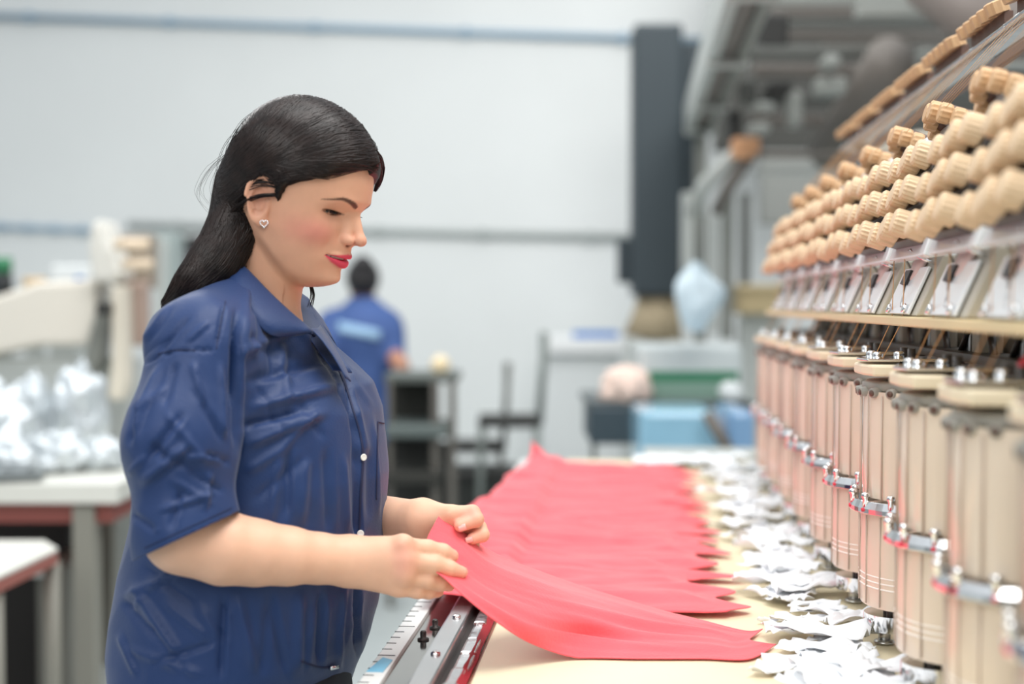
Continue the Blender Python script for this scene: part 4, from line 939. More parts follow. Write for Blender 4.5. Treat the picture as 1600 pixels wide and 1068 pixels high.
# eyes
for s in (-1, 1):
    eb = MB(); n = 24; d0 = Vector(HM@np.array([.86, s*.16, -.20])).normalized(); o_ = hw(.0655, s*.031, .0115)
    e1 = MB().lathe(o_-d0*.0116, d0, [(.0116-.0116*math.cos(math.pi*i/22), max(.0001, .0116*math.sin(math.pi*i/22))) for i in range(23)], 28)
    ey = e1.build('eyeball', mat('eye_white', C(226, 218, 212), .2, coat=.5), body)
    MB().lathe(o_+d0*.0104, d0, [(0, .0060), (.0007, .0056), (.0012, .0040), (.00145, .001)], 24).build('iris', mat('dark_brown_iris', C(40, 24, 18), .15, coat=.6), body)
    mb = MB()
    for i in range(26):                                       # upper lashes
        t = i/25; bb = 16.5+28*t; R_ = 13.6; yy = bb-31; zz = 13.4-11.5-.6*math.sin(t*math.pi)
        aa = 65.5+math.sqrt(max(1, R_**2-yy**2-zz**2)); L = 4.5+4.0*t
        p0 = hw(aa*mm, s*bb*mm, (11.5+zz)*mm); p1 = hw((aa+L*.65)*mm, s*(bb+L*.25*(t-.3))*mm, (11.5+zz-L*.42)*mm); p2 = hw((aa+L*1.1)*mm, s*(bb+L*.5*(t-.3))*mm, (11.5+zz-L*.42)*mm)
        mb.tube([p0, p1, p2], [.00032, .00024, .00008], 4)
    mb.build('eyelashes', mat('lash_black', C(26, 20, 20), .5), body)['kind'] = 'stuff'
    mb = MB()
    pts = [hw((65.5+math.sqrt(max(1, 13.3**2-(bb-31)**2-1.5**2))+.1)*mm, s*bb*mm, (13.2-.4*math.sin((bb-16)/30*math.pi)+(.0 if bb < 40 else -(bb-40)*.18))*mm) for bb in np.linspace(18.5, 43.5, 14)]
    mb.tube(pts, [.0003+.0006*math.sin(math.pi*min(1, i/11)) for i in range(14)], 6); mb.build('eyeliner', mat('lash_black', (0, 0, 0)), body)
# teeth
mb = MB()
for i in range(-4, 5):
    bb = i*4.6; cu = min(1.36, (bb/24)**2); mb.lohi((-.0021, -.0012, -.0030), (.0021, .0012, .0024)) if False else None
    p_ = hw((93.0-cu*15)*mm, bb*mm, (-41.7+1.6*cu)*mm); Mx = Matrix([[hr[0], hf[0], hu[0]], [hr[1], hf[1], hu[1]], [hr[2], hf[2], hu[2]]]) @ Matrix.Rotation((1 if bb < 0 else -1)*math.atan(abs(bb)*2*15.5/576), 3, 'Z')
    mb.box(p_, (.0050, .0022, .0052), Mx)
tee = mb.build('teeth', mat('teeth_ivory', C(240, 234, 222), .25), body, bevel=.0006)

# ---- arms and hands, one smooth surface each
def chainf(P, pts, k=.006):
    d = None
    for (p0, r0), (p1, r1) in zip(pts, pts[1:]):
        x = rcone(P, p0, p1, r0, r1); d = x if d is None else smin(d, x, k)
    return d
ZE, ZW, ZH = 1.43, 1.50, 1.505
def f_near(P):
    sh_, el, wr_ = G(322, 590, 1.47), G(287, 834, 1.425), G(536, 874, ZW)
    d = rcone(P, sh_, el, .036, .040)
    m1 = G(350, 856, 1.435); m2 = G(450, 868, 1.465)
    d = smin(d, chainf(P, [(el, .040), (m1, .0390), (G(400, 863, 1.45), .0355), (m2, .0315), (G(500, 872, 1.485), .0275), (wr_, .0245)], .012), .02)
    # palm: broad, thin towards the lens
    mc = [G(627, 853, ZH-.008), G(632, 876, ZH-.012), G(630, 898, ZH-.008), G(622, 917, ZH)]
    rs_ = [.0128, .0128, .0122, .0112]
    wp_ = [G(552, 862, ZW), G(550, 872, ZW-.004), G(548, 884, ZW-.002), G(546, 890, ZW+.002)]
    h = None
    for m, r, w0 in zip(mc, rs_, wp_):
        x = rcone(P, w0, m, .0175, r); h = x if h is None else smin(h, x, .016)
    d = smin(d, h, .018)
    fing = [([mc[0], G(668, 857, ZH+.004), G(692, 862, ZH+.012), G(706, 868, ZH+.018)], [.0115, .0104, .0096, .0082]),
            ([mc[1], G(678, 881, ZH-.003), G(703, 888, ZH+.004), G(722, 893.5, ZH+.010)], [.0118, .0106, .0092, .0070]),
            ([mc[2], G(668, 905, ZH-.001), G(688, 910, ZH+.010), G(701, 914, ZH+.022)], [.0112, .0101, .0092, .0078]),
            ([mc[3], G(652, 922, ZH+.004), G(670, 924, ZH+.014), G(684, 924, ZH+.024)], [.0102, .0092, .0084, .0072])]
    fd = None
    for J, R_ in fing:
        x = chainf(P, list(zip(J, R_)), .004); fd = x if fd is None else smin(fd, x, .0022)
    d = smin(d, fd, .006)
    # knuckle bumps and slight grooves
    for (x_, y_, r) in ((631, 848, .008), (636, 873, .009), (633, 896, .008)): d = smin(d, np.linalg.norm(P-G(x_, y_, ZH-.016), axis=1)-r, .012)
    th = chainf(P, [(G(575, 872, ZH+.012), .016), (G(628, 880, ZH+.030), .0135), (G(668, 884, ZH+.036), .0115), (G(700, 884, ZH+.034), .0092)], .006)
    return smin(d, th, .012)
lo = np.minimum(G(180, 950, 1.36), G(180, 950, 1.60)); hi = np.maximum(G(745, 520, 1.60), G(745, 520, 1.36))
lo = np.array([G(200, 700, 1.45)[0]-.03, 1.30, G(400, 945, 1.44)[2]-.02]); hi = np.array([G(740, 700, 1.53)[0]+.02, 1.66, G(400, 520, 1.5)[2]])
V1, Q1 = surface(f_near, lo, hi, .0021, 1.5)
ZF = 1.60
def f_far(P):
    sh_, el, wr_ = G(395, 600, 1.76), G(470, 800, 1.77), G(655, 810, ZF+.01)
    d = rcone(P, sh_, el, .036, .038)
    d = smin(d, chainf(P, [(el, .040), (G(560, 808, 1.70), .034), (wr_, .0225)], .03), .03)
    mc = [G(704, 803, ZF-.010), G(712, 820, ZF+.002), G(706, 834, ZF+.010), G(696, 845, ZF+.014)]
    wp_ = [G(664, 802, ZF+.008), G(662, 812, ZF+.010), G(662, 818, ZF+.012), G(662, 824, ZF+.014)]
    h = None
    for m, r, w0 in zip(mc, [.0118, .0118, .0112, .0102], wp_):
        x = rcone(P, w0, m, .0165, r); h = x if h is None else smin(h, x, .014)
    d = smin(d, h, .016)
    fing = [([mc[0], G(738, 801, ZF-.010), G(744, 811, ZF-.016), G(719, 821, ZF-.024)], [.0108, .0100, .0094, .0078]),
            ([mc[1], G(748, 824, ZF-.002), G(753, 835, ZF-.010), G(738, 841, ZF-.018)], [.0106, .0098, .0092, .0074]),
            ([mc[2], G(738, 842, ZF+.008), G(738, 854, ZF), G(722, 858, ZF-.008)], [.0100, .0094, .0086, .0072]),
            ([mc[3], G(722, 856, ZF+.014), G(720, 866, ZF+.006), G(706, 868, ZF)], [.0092, .0086, .0078, .0066])]
    fd = None
    for J, R_ in fing:
        x = chainf(P, list(zip(J, R_)), .003); fd = x if fd is None else smin(fd, x, .002)
    d = smin(d, fd, .005)
    th = chainf(P, [(G(668, 818, ZF-.002), .014), (G(686, 826, ZF-.022), .0115), (G(704, 826, ZF-.018), .0095), (G(716, 824, ZF-.010), .008)], .006)
    th = chainf(P, [(G(668, 812, ZF), .014), (G(690, 812, ZF-.004), .0115), (G(706, 815, ZF-.002), .0095), (G(718, 815, ZF-.008), .0082)], .006)
    return smin(d, th, .008)
lo = np.array([G(300, 700, 1.8)[0]-.03, 1.50, G(400, 890, 1.60)[2]]); hi = np.array([G(780, 700, 1.62)[0]+.03, 1.95, G(400, 520, 1.8)[2]])
V2, Q2 = surface(f_far, lo, hi, .0021, 1.5)
def hand_cols(V, tips):
    col = np.tile(np.array(C(226, 180, 152)), (len(V), 1)); X, Y, _ = px_of(V)
    for (x_, y_, Z_, r) in tips:
        k = np.exp(-(np.linalg.norm(V-G(x_, y_, Z_), axis=1)/r)**2)*.45; col = col*(1-k[:, None])+np.array(C(236, 150, 138))*k[:, None]
    return col
c1 = hand_cols(V1, [(706, 868, ZH+.018, .012), (722, 893, ZH+.01, .012), (701, 914, ZH+.02, .012), (684, 924, ZH+.02, .012), (632, 860, ZH-.02, .014), (634, 884, ZH-.02, .014)])
c2 = hand_cols(V2, [(719, 821, ZF-.02, .012), (738, 841, ZF-.02, .012), (738, 800, ZF-.02, .014)])
V3 = np.concatenate([V1, V2]); Q3 = np.concatenate([Q1, Q2+len(V1)]); c3 = np.concatenate([c1, c2])
arms = np_mesh('arms', V3, Q3, m_skin, None, c3)
# legs and hips under the trousers, then all skin into the one body mesh
def f_legs(P):
    d = ell(P, G(385, 1090, 1.62), (.115, .135, .12))
    for dz, fx in ((-.09, 345), (.10, 400)):
        hip = G(fx, 1115, 1.62+dz*.8); kn = hip.copy(); kn[2] = .50; an = hip.copy(); an[2] = .09
        d = smin(d, chainf(P, [(hip, .080), (kn, .058), (an, .038)], .03), .04)
        toe = an+np.array([.13, -.02, -.045]); d = smin(d, rcone(P, an-np.array([0, 0, .03]), toe, .036, .028), .02)
    return d
lo = G(385, 1090, 1.62); V4, Q4 = surface(f_legs, [lo[0]-.22, lo[1]-.26, 0.0], [lo[0]+.30, lo[1]+.28, lo[2]+.16], .009, 1.5)
c4 = np.tile(np.array(C(224, 176, 148)), (len(V4), 1)); legs = np_mesh('legs', V4, Q4, m_skin, None, c4)
bm = bmesh.new(); lay = bm.verts.layers.float_color.new('paint')
bm2 = bmesh.new(); bm2.from_mesh(body.data)
def merge_into(dst, srcs):
    VV = []; QQ = []; CC = []; off = 0
    for o in srcs:
        me = o.data; n = len(me.vertices); v = np.empty(n*3, np.float32); me.vertices.foreach_get('co', v); VV.append(v.reshape(-1, 3))
        q_ = np.empty(len(me.loops), np.int32); me.loops.foreach_get('vertex_index', q_); QQ.append(q_.reshape(-1, 4)+off); off += n
        c_ = np.empty(n*4, np.float32); me.color_attributes['paint'].data.foreach_get('color', c_); CC.append(c_.reshape(-1, 4)[:, :3])
    return np.concatenate(VV), np.concatenate(QQ), np.concatenate(CC)
bm.free(); bm2.free()
Vb, Qb, Cb = merge_into(None, [body, arms, legs])
tmp = np_mesh('tmp', Vb, Qb, m_skin, None, Cb); old = body.data; body.data = tmp.data; body.data.name = 'body'
for o in (arms, legs, tmp): bpy.data.objects.remove(o)
# finger nails
def nail(px, py, Z, dirpx, w, l, parent=body):
    p = G(px, py, Z); q_ = G(px+dirpx[0], py+dirpx[1], Z); ax = Vector(q_-p).normalized(); vw = (Vector((0, 0, CH))-Vector(p)).normalized(); n_ = (vw-ax*vw.dot(ax)).normalized(); sd = ax.cross(n_)
    P = [[Vector(p)+ax*l*(i/6-.5)+sd*w*.5*(j/3-1)*(1-.5*abs(i/6-.5)**2)*1.0-n_*(.0016*(j/3-1)**2) for j in range(7)] for i in range(7)]
    MB().grid(P).build('nail', mat('nail_pink', C(236, 172, 162), .3, coat=.2), parent, solid=.0004)
nail(722, 824, ZF-.0325, (-12, 4), .0085, .010); nail(733, 843, ZF-.026, (-12, 3), .008, .009)

# ---- shirt
SEC = [(452, 345, 450, .060), (470, 305, 470, .095), (490, 270, 484, .125), (520, 250, 508, .150), (560, 240, 546, .160), (600, 232, 584, .165), (640, 228, 600, .168), (690, 224, 606, .168), (740, 218, 608, .168), (790, 205, 604, .168),
       (850, 190, 600, .170), (900, 178, 597, .173), (950, 168, 592, .178), (1000, 163, 580, .182), (1068, 168, 556, .186), (1130, 172, 540, .188), (1190, 176, 535, .190)]
al = math.radians(22); tf = math.cos(al)*camR-math.sin(al)*camF; ts = -math.sin(al)*camR-math.cos(al)*camF
secz = []
TT = np.linspace(0, 2*math.pi, 72, endpoint=False)
for (y, l, r, sw) in SEC:                                      # each ring is sized so that its outline falls on the photo's outline
    cl, crr = float(l), float(r)
    for _ in range(10):
        L, R_ = G(cl, y, 1.62), G(crr, y, 1.62); cen = (L+R_)/2; hw_ = np.linalg.norm(R_-L)/2
        fd = math.sqrt(max(.002, hw_**2-(sw*math.sin(al))**2))/math.cos(al)
        cc, ss = np.cos(TT), np.sin(TT); n_ = 2/2.25
        ring = cen+tf*(np.sign(cc)*np.abs(cc)**n_*fd)[:, None]+ts*(np.sign(ss)*np.abs(ss)**n_*sw)[:, None]
        X_, _, _ = px_of(ring); cl += (l-X_.min())*.7; crr += (r-X_.max())*.7
    secz.append((cen[2], cen[0], cen[1], fd, sw))
secz = np.array(secz[::-1])
def f_torso(P):
    z = P[:, 2]; cx_, cy_, fd, sw = [np.interp(z, secz[:, 0], secz[:, k]) for k in (1, 2, 3, 4)]
    dx, dy = P[:, 0]-cx_, P[:, 1]-cy_; u = (dx*tf[0]+dy*tf[1]); v = (dx*ts[0]+dy*ts[1])
    n = 2.25; r = (np.abs(u/fd)**n+np.abs(v/sw)**n)**(1/n); d = (r-1)*np.minimum(fd, sw)*.92
    top = z-secz[-1, 0]; bot = secz[0, 0]-z
    return smax(smax(d, top, .05), bot, .01)
def f_sleeve(P):
    return chainf(P, [(G(318, 550, 1.475), .062), (G(282, 690, 1.440), .0605), (G(292, 838, 1.425), .0560), (G(300, 900, 1.42), .056)], .03)
def f_shirt2(P):
    d = f_torso(P)
    # shoulder yoke
    d = smin(d, chainf(P, [(G(400, 500, 1.62), .066), (G(322, 536, 1.485), .058)], .03), .04)
    d = smin(d, chainf(P, [(G(400, 500, 1.62), .066), (G(385, 545, 1.76), .056)], .03), .04)
    d = smin(d, chainf(P, [(G(318, 552, 1.478), .058), (G(308, 610, 1.47), .052)], .03), .03)
    s2 = chainf(P, [(G(385, 555, 1.77), .058), (G(450, 690, 1.79), .058), (G(470, 790, 1.79), .055)], .03)
    return smin(d, s2, .02)
lo = np.array([G(165, 1000, 1.62)[0]-.10, 1.27, G(390, 1190, 1.62)[2]-.01]); hi = np.array([G(610, 700, 1.62)[0]+.07, 1.98, G(390, 430, 1.64)[2]+.02])
Vs, Qs = surface(f_shirt2, lo, hi, .0036, 1.5); n_torso = len(Vs)
lo2 = np.array([G(180, 900, 1.42)[0]-.05, 1.30, G(300, 960, 1.42)[2]]); hi2 = np.array([G(420, 560, 1.48)[0]+.04, 1.60, G(318, 470, 1.48)[2]])
Va, Qa = surface(f_sleeve, lo2, hi2, .0034, 1.5)
Na = vnormals(Vs, Qs); Nb = vnormals(Va, Qa)
if (Na*(Vs-Vs.mean(0))).sum() < 0: Na = -Na
if (Nb*(Va-Va.mean(0))).sum() < 0: Nb = -Nb
Vs = np.concatenate([Vs, Va]); Qs = np.concatenate([Qs, Qa+n_torso]); Nall = np.concatenate([Na, Nb])
N = Nall; X, Y, Zd = px_of(Vs)
vwd = np.array([0, 0, CH])-Vs; vwd /= np.linalg.norm(vwd, axis=1, keepdims=True); face = np.clip((N*vwd).sum(1)*2.2, 0, 1)
def seg(x0, y0, x1, y1, w, amp, asym=0, taper=.25):
    """a fold: ridge of given width (photo pixels) and height (mm) along a segment"""
    dx, dy = x1-x0, y1-y0; L = math.hypot(dx, dy); t = ((X-x0)*dx+(Y-y0)*dy)/L/L; s = ((X-x0)*dy-(Y-y0)*dx)/L
    k = np.clip(t/taper, 0, 1)*np.clip((1-t)/taper, 0, 1); k = k*k*(3-2*k)
    sw_ = np.where(s > 0, w*(1+asym), w*(1-asym)); return amp*np.exp(-(s/sw_)**2)*k
disp = np.zeros(len(Vs))
FOLDS = [
 # armpit to bust and belly
 (372, 470, 366, 640, 9, -7), (388, 440, 386, 560, 10, 3.5), (365, 560, 470, 505, 14, 4), (372, 600, 520, 560, 13, -4), (380, 640, 540, 600, 14, 4.5), (370, 668, 480, 640, 12, -6), (375, 700, 520, 640, 14, 4), (385, 520, 440, 560, 10, -3.5),
 (400, 560, 395, 480, 9, 4), (430, 590, 420, 500, 10, -3), (452, 640, 438, 520, 12, 3), (368, 500, 372, 720, 9, -5),
 # front vertical hang
 (540, 560, 562, 700, 7, -4), (552, 680, 560, 860, 7, -4), (480, 700, 470, 830, 14, 3.5), (510, 690, 515, 840, 11, -3.5), (535, 700, 545, 840, 9, 3), (440, 700, 420, 830, 13, 3), (455, 690, 448, 820, 10, -3.5), (585, 640, 590, 820, 7, 3),
 # below the arm
 (350, 920, 345, 1068, 9, -5), (370, 920, 400, 1060, 13, 4), (420, 915, 450, 1068, 11, -3.5), (470, 915, 465, 1060, 14, 4), (505, 915, 500, 1050, 9, -5), (540, 905, 530, 1060, 8, 4), (560, 900, 562, 1060, 6, -5),
 (200, 900, 290, 1040, 16, 4.5), (185, 930, 250, 1000, 12, -4), (215, 880, 330, 960, 13, -4), (190, 1010, 330, 1060, 10, 4), (230, 1040, 345, 1000, 9, -3.5), (180, 940, 300, 880, 12, 3.5), (178, 985, 215, 1060, 9, 3), (250, 935, 335, 1000, 9, 3.5),
 # sleeve
 (215, 760, 300, 690, 13, 5), (220, 730, 290, 640, 11, -4), (200, 690, 250, 560, 11, 4), (228, 700, 330, 745, 9, -4.5), (280, 712, 362, 722, 8, 4), (255, 640, 275, 560, 10, -3), (300, 600, 360, 700, 10, -4), (240, 800, 340, 770, 8, 3), (200, 800, 245, 830, 8, -3.5), (345, 560, 352, 700, 8, 4), (215, 620, 200, 700, 8, -3.5), (300, 560, 320, 640, 10, 3.5), (285, 760, 265, 830, 7, -3), (330, 735, 320, 800, 8, 3),
 # yoke and shoulder seam
 (352, 470, 338, 545, 4.5, -3.2), (245, 552, 300, 545, 3.5, -3), (300, 545, 338, 548, 3.5, -2.8), (202, 580, 250, 550, 5, -3), (268, 470, 215, 540, 7, 3), (300, 490, 240, 555, 7, -2.5), (330, 500, 290, 535, 6, 2.5)]
for f_ in FOLDS:
    x0_, y0_, x1_, y1_, w__, a__ = f_; disp += seg(x0_, y0_, x1_, y1_, w__*.62, a__*1.45)+seg(x0_+w__*.9, y0_+w__*.4, x1_+w__*.9, y1_+w__*.4, w__*.5, -a__*.5)
for f_ in [(487, 524, 508, 556, 3, -5), (500, 545, 530, 596, 3.2, -5), (524, 585, 556, 660, 3.6, -6), (548, 640, 562, 740, 3.8, -6), (560, 700, 562, 860, 3.2, -5), (558, 840, 560, 1060, 3.2, -5),
 (510, 530, 548, 600, 5, 3), (520, 540, 560, 610, 4, -3), (538, 570, 590, 640, 5, 2.5), (555, 620, 575, 720, 6, 3), (575, 690, 575, 820, 5, -3),
 (255, 640, 320, 720, 5, 4), (318, 708, 364, 722, 4, -5), (232, 690, 262, 716, 4, -4), (205, 650, 262, 600, 5, 3), (262, 745, 340, 790, 5, 3.5), (290, 735, 355, 770, 4, -4), (195, 745, 232, 708, 5, 4),
 (420, 470, 520, 560, 6, 2.5), (405, 520, 480, 640, 6, 2.5), (395, 590, 452, 690, 6, -3), (465, 620, 510, 690, 6, -3), (500, 640, 440, 700, 6, 4), (380, 740, 460, 690, 7, 4), (385, 790, 500, 700, 8, -3),
 (300, 930, 345, 1000, 6, 4), (230, 970, 300, 1062, 6, -4), (255, 900, 200, 960, 6, 3.5), (420, 930, 410, 1060, 7, -4), (490, 940, 480, 1060, 6, 4)]: disp += seg(*f_)
rng = np.array([noise.noise(Vector((float(x_)*9, float(y_)*9, float(z_)*5))) for x_, y_, z_ in Vs[::1]])
r2 = np.array([abs(noise.noise(Vector((float(x_)*16+3, float(y_)*16, float(z_)*9)))) for x_, y_, z_ in Vs])
Vs = Vs+N*(disp*face*mm)[:, None]+N*((rng*3.0-r2*4.5)*mm)[:, None]
# openings: cuffs, neck and hem are cut cleanly with planes
def pip(x, y, poly):
    c = np.zeros(len(x), bool); n = len(poly)
    for i in range(n):
        (x0, y0), (x1, y1) = poly[i], poly[(i+1) % n]
        cnd = ((y0 > y) != (y1 > y)) & (x < (x1-x0)*(y-y0)/(y1-y0+1e-9)+x0); c ^= cnd
    return c
NECKP = [(330, 380), (352, 428), (400, 452), (440, 486), (484, 514), (504, 532), (503, 505), (496, 470), (480, 380)]
def shirt_mesh(V, Q, sleeve):
    me = bpy.data.meshes.new('t'); me.from_pydata(V.tolist(), [], Q.tolist()); bm = bmesh.new(); bm.from_mesh(me); bpy.data.meshes.remove(me)
    def bis(p0, p1, sel):
        co = Vector((0, 0, CH)); a_ = at(*p0, 1.5)-co; b_ = at(*p1, 1.5)-co; no = a_.cross(b_).normalized()
        fs_ = [f for f in bm.faces if sel(f.calc_center_median())]; es = {e for f in fs_ for e in f.edges}; vs_ = {v for f in fs_ for v in f.verts}
        bmesh.ops.bisect_plane(bm, geom=fs_+list(es)+list(vs_), plane_co=co, plane_no=no, dist=1e-6)
    if sleeve:
        bis((368, 801), (222, 869), lambda c_: c_.z < CH-.16)
    else:
        for k_ in range(1, 6):
            q0, q1 = NECKP[k_], NECKP[k_+1]
            def sel(c_, q0=q0, q1=q1):
                X_, Y_, _ = px_of([c_]); return min(q0[0], q1[0])-12 < X_[0] < max(q0[0], q1[0])+12 and min(q0[1], q1[1])-12 < Y_[0] < max(q0[1], q1[1])+12
            bis(q0, q1, sel)
    fc = np.array([f.calc_center_median() for f in bm.faces]); X_, Y_, Z_ = px_of(fc)
    if sleeve: dead = ((X_-368)*(869-801)-(Y_-801)*(222-368)) > 0
    else:
        dead = pip(X_, Y_, NECKP)|(np.linalg.norm((fc-G(418, 448, 1.625))/np.array([.080, .074, .050]), axis=1) < 1)
        dead |= fc[:, 2] < secz[0, 0]+.004
        dead |= (Z_ > 1.70)&(X_ > 430)&(Y_ > 770)&(X_ < 600)&(np.linalg.norm(fc-G(470, 800, 1.79), axis=1) < .062)
    bm.faces.ensure_lookup_table(); bmesh.ops.delete(bm, geom=[bm.faces[i] for i in np.where(dead)[0]], context='FACES')
    return bm
m_shirt = mat('navy_work_shirt', C(26, 52, 98), .5, noise_amt=.05, noise_scale=14, bump=.10, bump_scale=420, sheen=.12, spec=.35)
# body hidden beneath: tuck skin inside where the shirt covers it
bm = shirt_mesh(Vs[:n_torso], Qs[Qs[:, 0] < n_torso], False); b2 = shirt_mesh(Vs[n_torso:], Qs[Qs[:, 0] >= n_torso]-n_torso, True)
me2 = bpy.data.meshes.new('t2'); b2.to_mesh(me2); bm.from_mesh(me2); b2.free(); bpy.data.meshes.remove(me2)
for f in bm.faces: f.smooth = True
me = bpy.data.meshes.new('shirt'); bm.to_mesh(me); bm.free(); me.materials.append(m_shirt)
shirt = bpy.data.objects.new('shirt', me); COL.objects.link(shirt); wp(shirt)
sd_ = shirt.modifiers.new('thick', 'SOLIDIFY'); sd_.thickness = .0016; sd_.offset = -1
bvs = BVHTree.FromPolygons([tuple(v.co) for v in shirt.data.vertices], [tuple(p_.vertices) for p_ in shirt.data.polygons])
CO = Vector((0, 0, CH))
def on_shirt(px, py, off=.001, dflt=1.55):
    d = (at(px, py, 1)-CO).normalized(); h = bvs.ray_cast(CO, d)
    if h[0] is None: return at(px, py, dflt)-d*off, -d
    n_ = h[1] if h[1].dot(d) < 0 else -h[1]; return h[0]+n_*off, n_
def strip(pts, w, off, name, m, parent, steps=6, th=.0008, prof=None):
    """band lying on the shirt along photo points"""
    P = []
    pts = [Vector((*p, 0)) for p in pts]; L = [crs(pts, i/(steps*len(pts))) for i in range(steps*len(pts)+1)]
    for i, p in enumerate(L):
        t = (L[min(i+1, len(L)-1)]-L[max(i-1, 0)]).normalized(); s_ = Vector((-t.y, t.x, 0)); row = []
        for j in range(4):
            q_ = p+s_*w*(j/3-.5); h, n_ = on_shirt(q_.x, q_.y, off); row.append(h)
        P.append(row)
    return MB().grid(P).build(name, m, parent, solid=th)
m_stitch = mat('dark_seam', C(24, 34, 70), .7)
strip([(487, 520), (528, 575), (552, 640), (566, 700), (563, 780), (561, 840)], 3.0, .0004, 'placket_seam', m_stitch, shirt, 10)
strip([(590, 658), (589, 720), (588, 780)], 1.6, .0004, 'pocket_seam', m_stitch, shirt, 8); strip([(590, 659), (600, 661)], 1.4, .0004, 'pocket_seam', m_stitch, shirt, 6)
strip([(470, 1032), (500, 1042), (530, 1040)], 3, .0006, 'pocket_edge', m_stitch, shirt, 6)
strip([(247, 553), (275, 546), (305, 547)], 1.3, .0004, 'yoke_seam', m_stitch, shirt, 8); strip([(352, 470), (346, 505), (338, 545)], 1.3, .0004, 'yoke_seam', m_stitch, shirt, 8)
strip([(226, 856), (290, 826), (362, 793)], 1.2, .0004, 'cuff_seam', m_stitch, shirt, 8)
for (x_, y_) in ((567, 714), (563, 833), (560, 898)):
    h, n_ = on_shirt(x_, y_, .0006); n_ = (n_+(CO-h).normalized()*.8).normalized()
    MB().lathe(h, n_, [(0, .0040), (.0012, .0043), (.0018, .0038), (.0014, .0026)], 18).build('button', mat('white_button', C(236, 236, 230), .3), shirt)
h, n_ = on_shirt(512, 1041, .004); q_ = on_shirt(524, 1038, .004)[0]; MB().tube([h, q_], .0028, 8).build('pen_clip', m_chrome, shirt)
# collar: stand plus turned-down wing, near side then far side
def patch(rows, name, m, parent, th=.0015, n=14):
    R_ = [[at(*p) if len(p) == 3 else p for p in r] for r in rows]; P = []
    for i in range(n+1):
        col = [crs([R_[a_][b_] for a_ in range(len(R_))], i/n) for b_ in range(len(R_[0]))]; P.append([crs(col, j/n) for j in range(n+1)])
    return MB().grid(P).build(name, m, parent, solid=th)
# rows run from the fold edge (top) to the free edge
patch([[(352, 412, 1.640), (364, 407, 1.580), (384, 418, 1.552), (420, 455, 1.536), (455, 488, 1.534), (484, 512, 1.545)],
       [(346, 418, 1.638), (354, 425, 1.560), (376, 440, 1.530), (410, 472, 1.515), (444, 500, 1.515), (489, 518, 1.540)],
       [(344, 432, 1.636), (350, 440, 1.550), (372, 458, 1.518), (402, 488, 1.500), (434, 514, 1.503), (478, 521, 1.534)],
       [(346, 446, 1.636), (352, 452, 1.545), (370, 474, 1.512), (398, 502, 1.496), (425, 524, 1.500), (462, 524, 1.530)]], 'collar', m_shirt, shirt)
patch([[(352, 414, 1.645), (364, 409, 1.586), (386, 421, 1.558), (424, 460, 1.543), (458, 492, 1.543), (484, 514, 1.552)],
       [(356, 440, 1.645), (366, 440, 1.580), (388, 458, 1.556), (420, 490, 1.545), (452, 510, 1.548), (486, 522, 1.556)]], 'collar_stand', m_shirt, shirt)
patch([[(458, 452, 1.69), (457, 468, 1.655), (462, 490, 1.635), (482, 526, 1.600), (520, 578, 1.555)],
       [(470, 458, 1.70), (473, 474, 1.675), (484, 498, 1.655), (506, 532, 1.615), (536, 580, 1.565)],
       [(482, 466, 1.70), (490, 484, 1.685), (503, 508, 1.660), (526, 542, 1.620), (550, 582, 1.575)]], 'collar_lining', m_shirt, shirt)
patch([[(352, 412, 1.645), (372, 408, 1.70), (420, 425, 1.73), (460, 452, 1.715), (478, 472, 1.69), (500, 510, 1.655)],
       [(350, 425, 1.650), (376, 425, 1.715), (430, 440, 1.75), (470, 462, 1.735), (492, 484, 1.70), (520, 530, 1.655)],
       [(350, 440, 1.655), (380, 445, 1.720), (440, 455, 1.76), (478, 474, 1.745), (505, 500, 1.70), (530, 552, 1.650)]], 'collar', m_shirt, shirt)
# open front edge running down from the collar, dark inside
patch([[(484, 513, 1.548), (500, 528, 1.540), (520, 555, 1.530), (540, 590, 1.525)],
       [(496, 512, 1.570), (512, 535, 1.556), (528, 562, 1.540), (544, 592, 1.530)],
       [(500, 508, 1.640), (524, 545, 1.60), (540, 575, 1.565), (548, 596, 1.535)]], 'front_edge', m_shirt, shirt)
tr = None
V5, Q5 = surface(lambda P: f_legs(P)-.018, [lo_ for lo_ in (G(385, 1090, 1.62)[0]-.26, G(385, 1090, 1.62)[1]-.30, .10)], [G(385, 1090, 1.62)[0]+.30, G(385, 1090, 1.62)[1]+.32, G(385, 1090, 1.62)[2]+.17], .010, 1.5)
wp(np_mesh('trousers', V5, Q5, mat('black_trousers', C(26, 28, 36), .8)))
for dz, fx in ((-.09, 345), (.10, 400)):
    an = G(fx, 1100, 1.62+dz); an[2] = .05; wp(np_mesh('shoe', *surface(lambda P: np.maximum(smin(rcone(P, an, an+np.array([.15, -.02, -.008]), .05, .038), rcone(P, an+np.array([0, 0, .04]), an, .045, .05), .02), -P[:, 2]+.001), an-[.08, .1, .06], an+[.22, .1, .12], .006), mat('black_shoe', C(20, 20, 22), .4)))

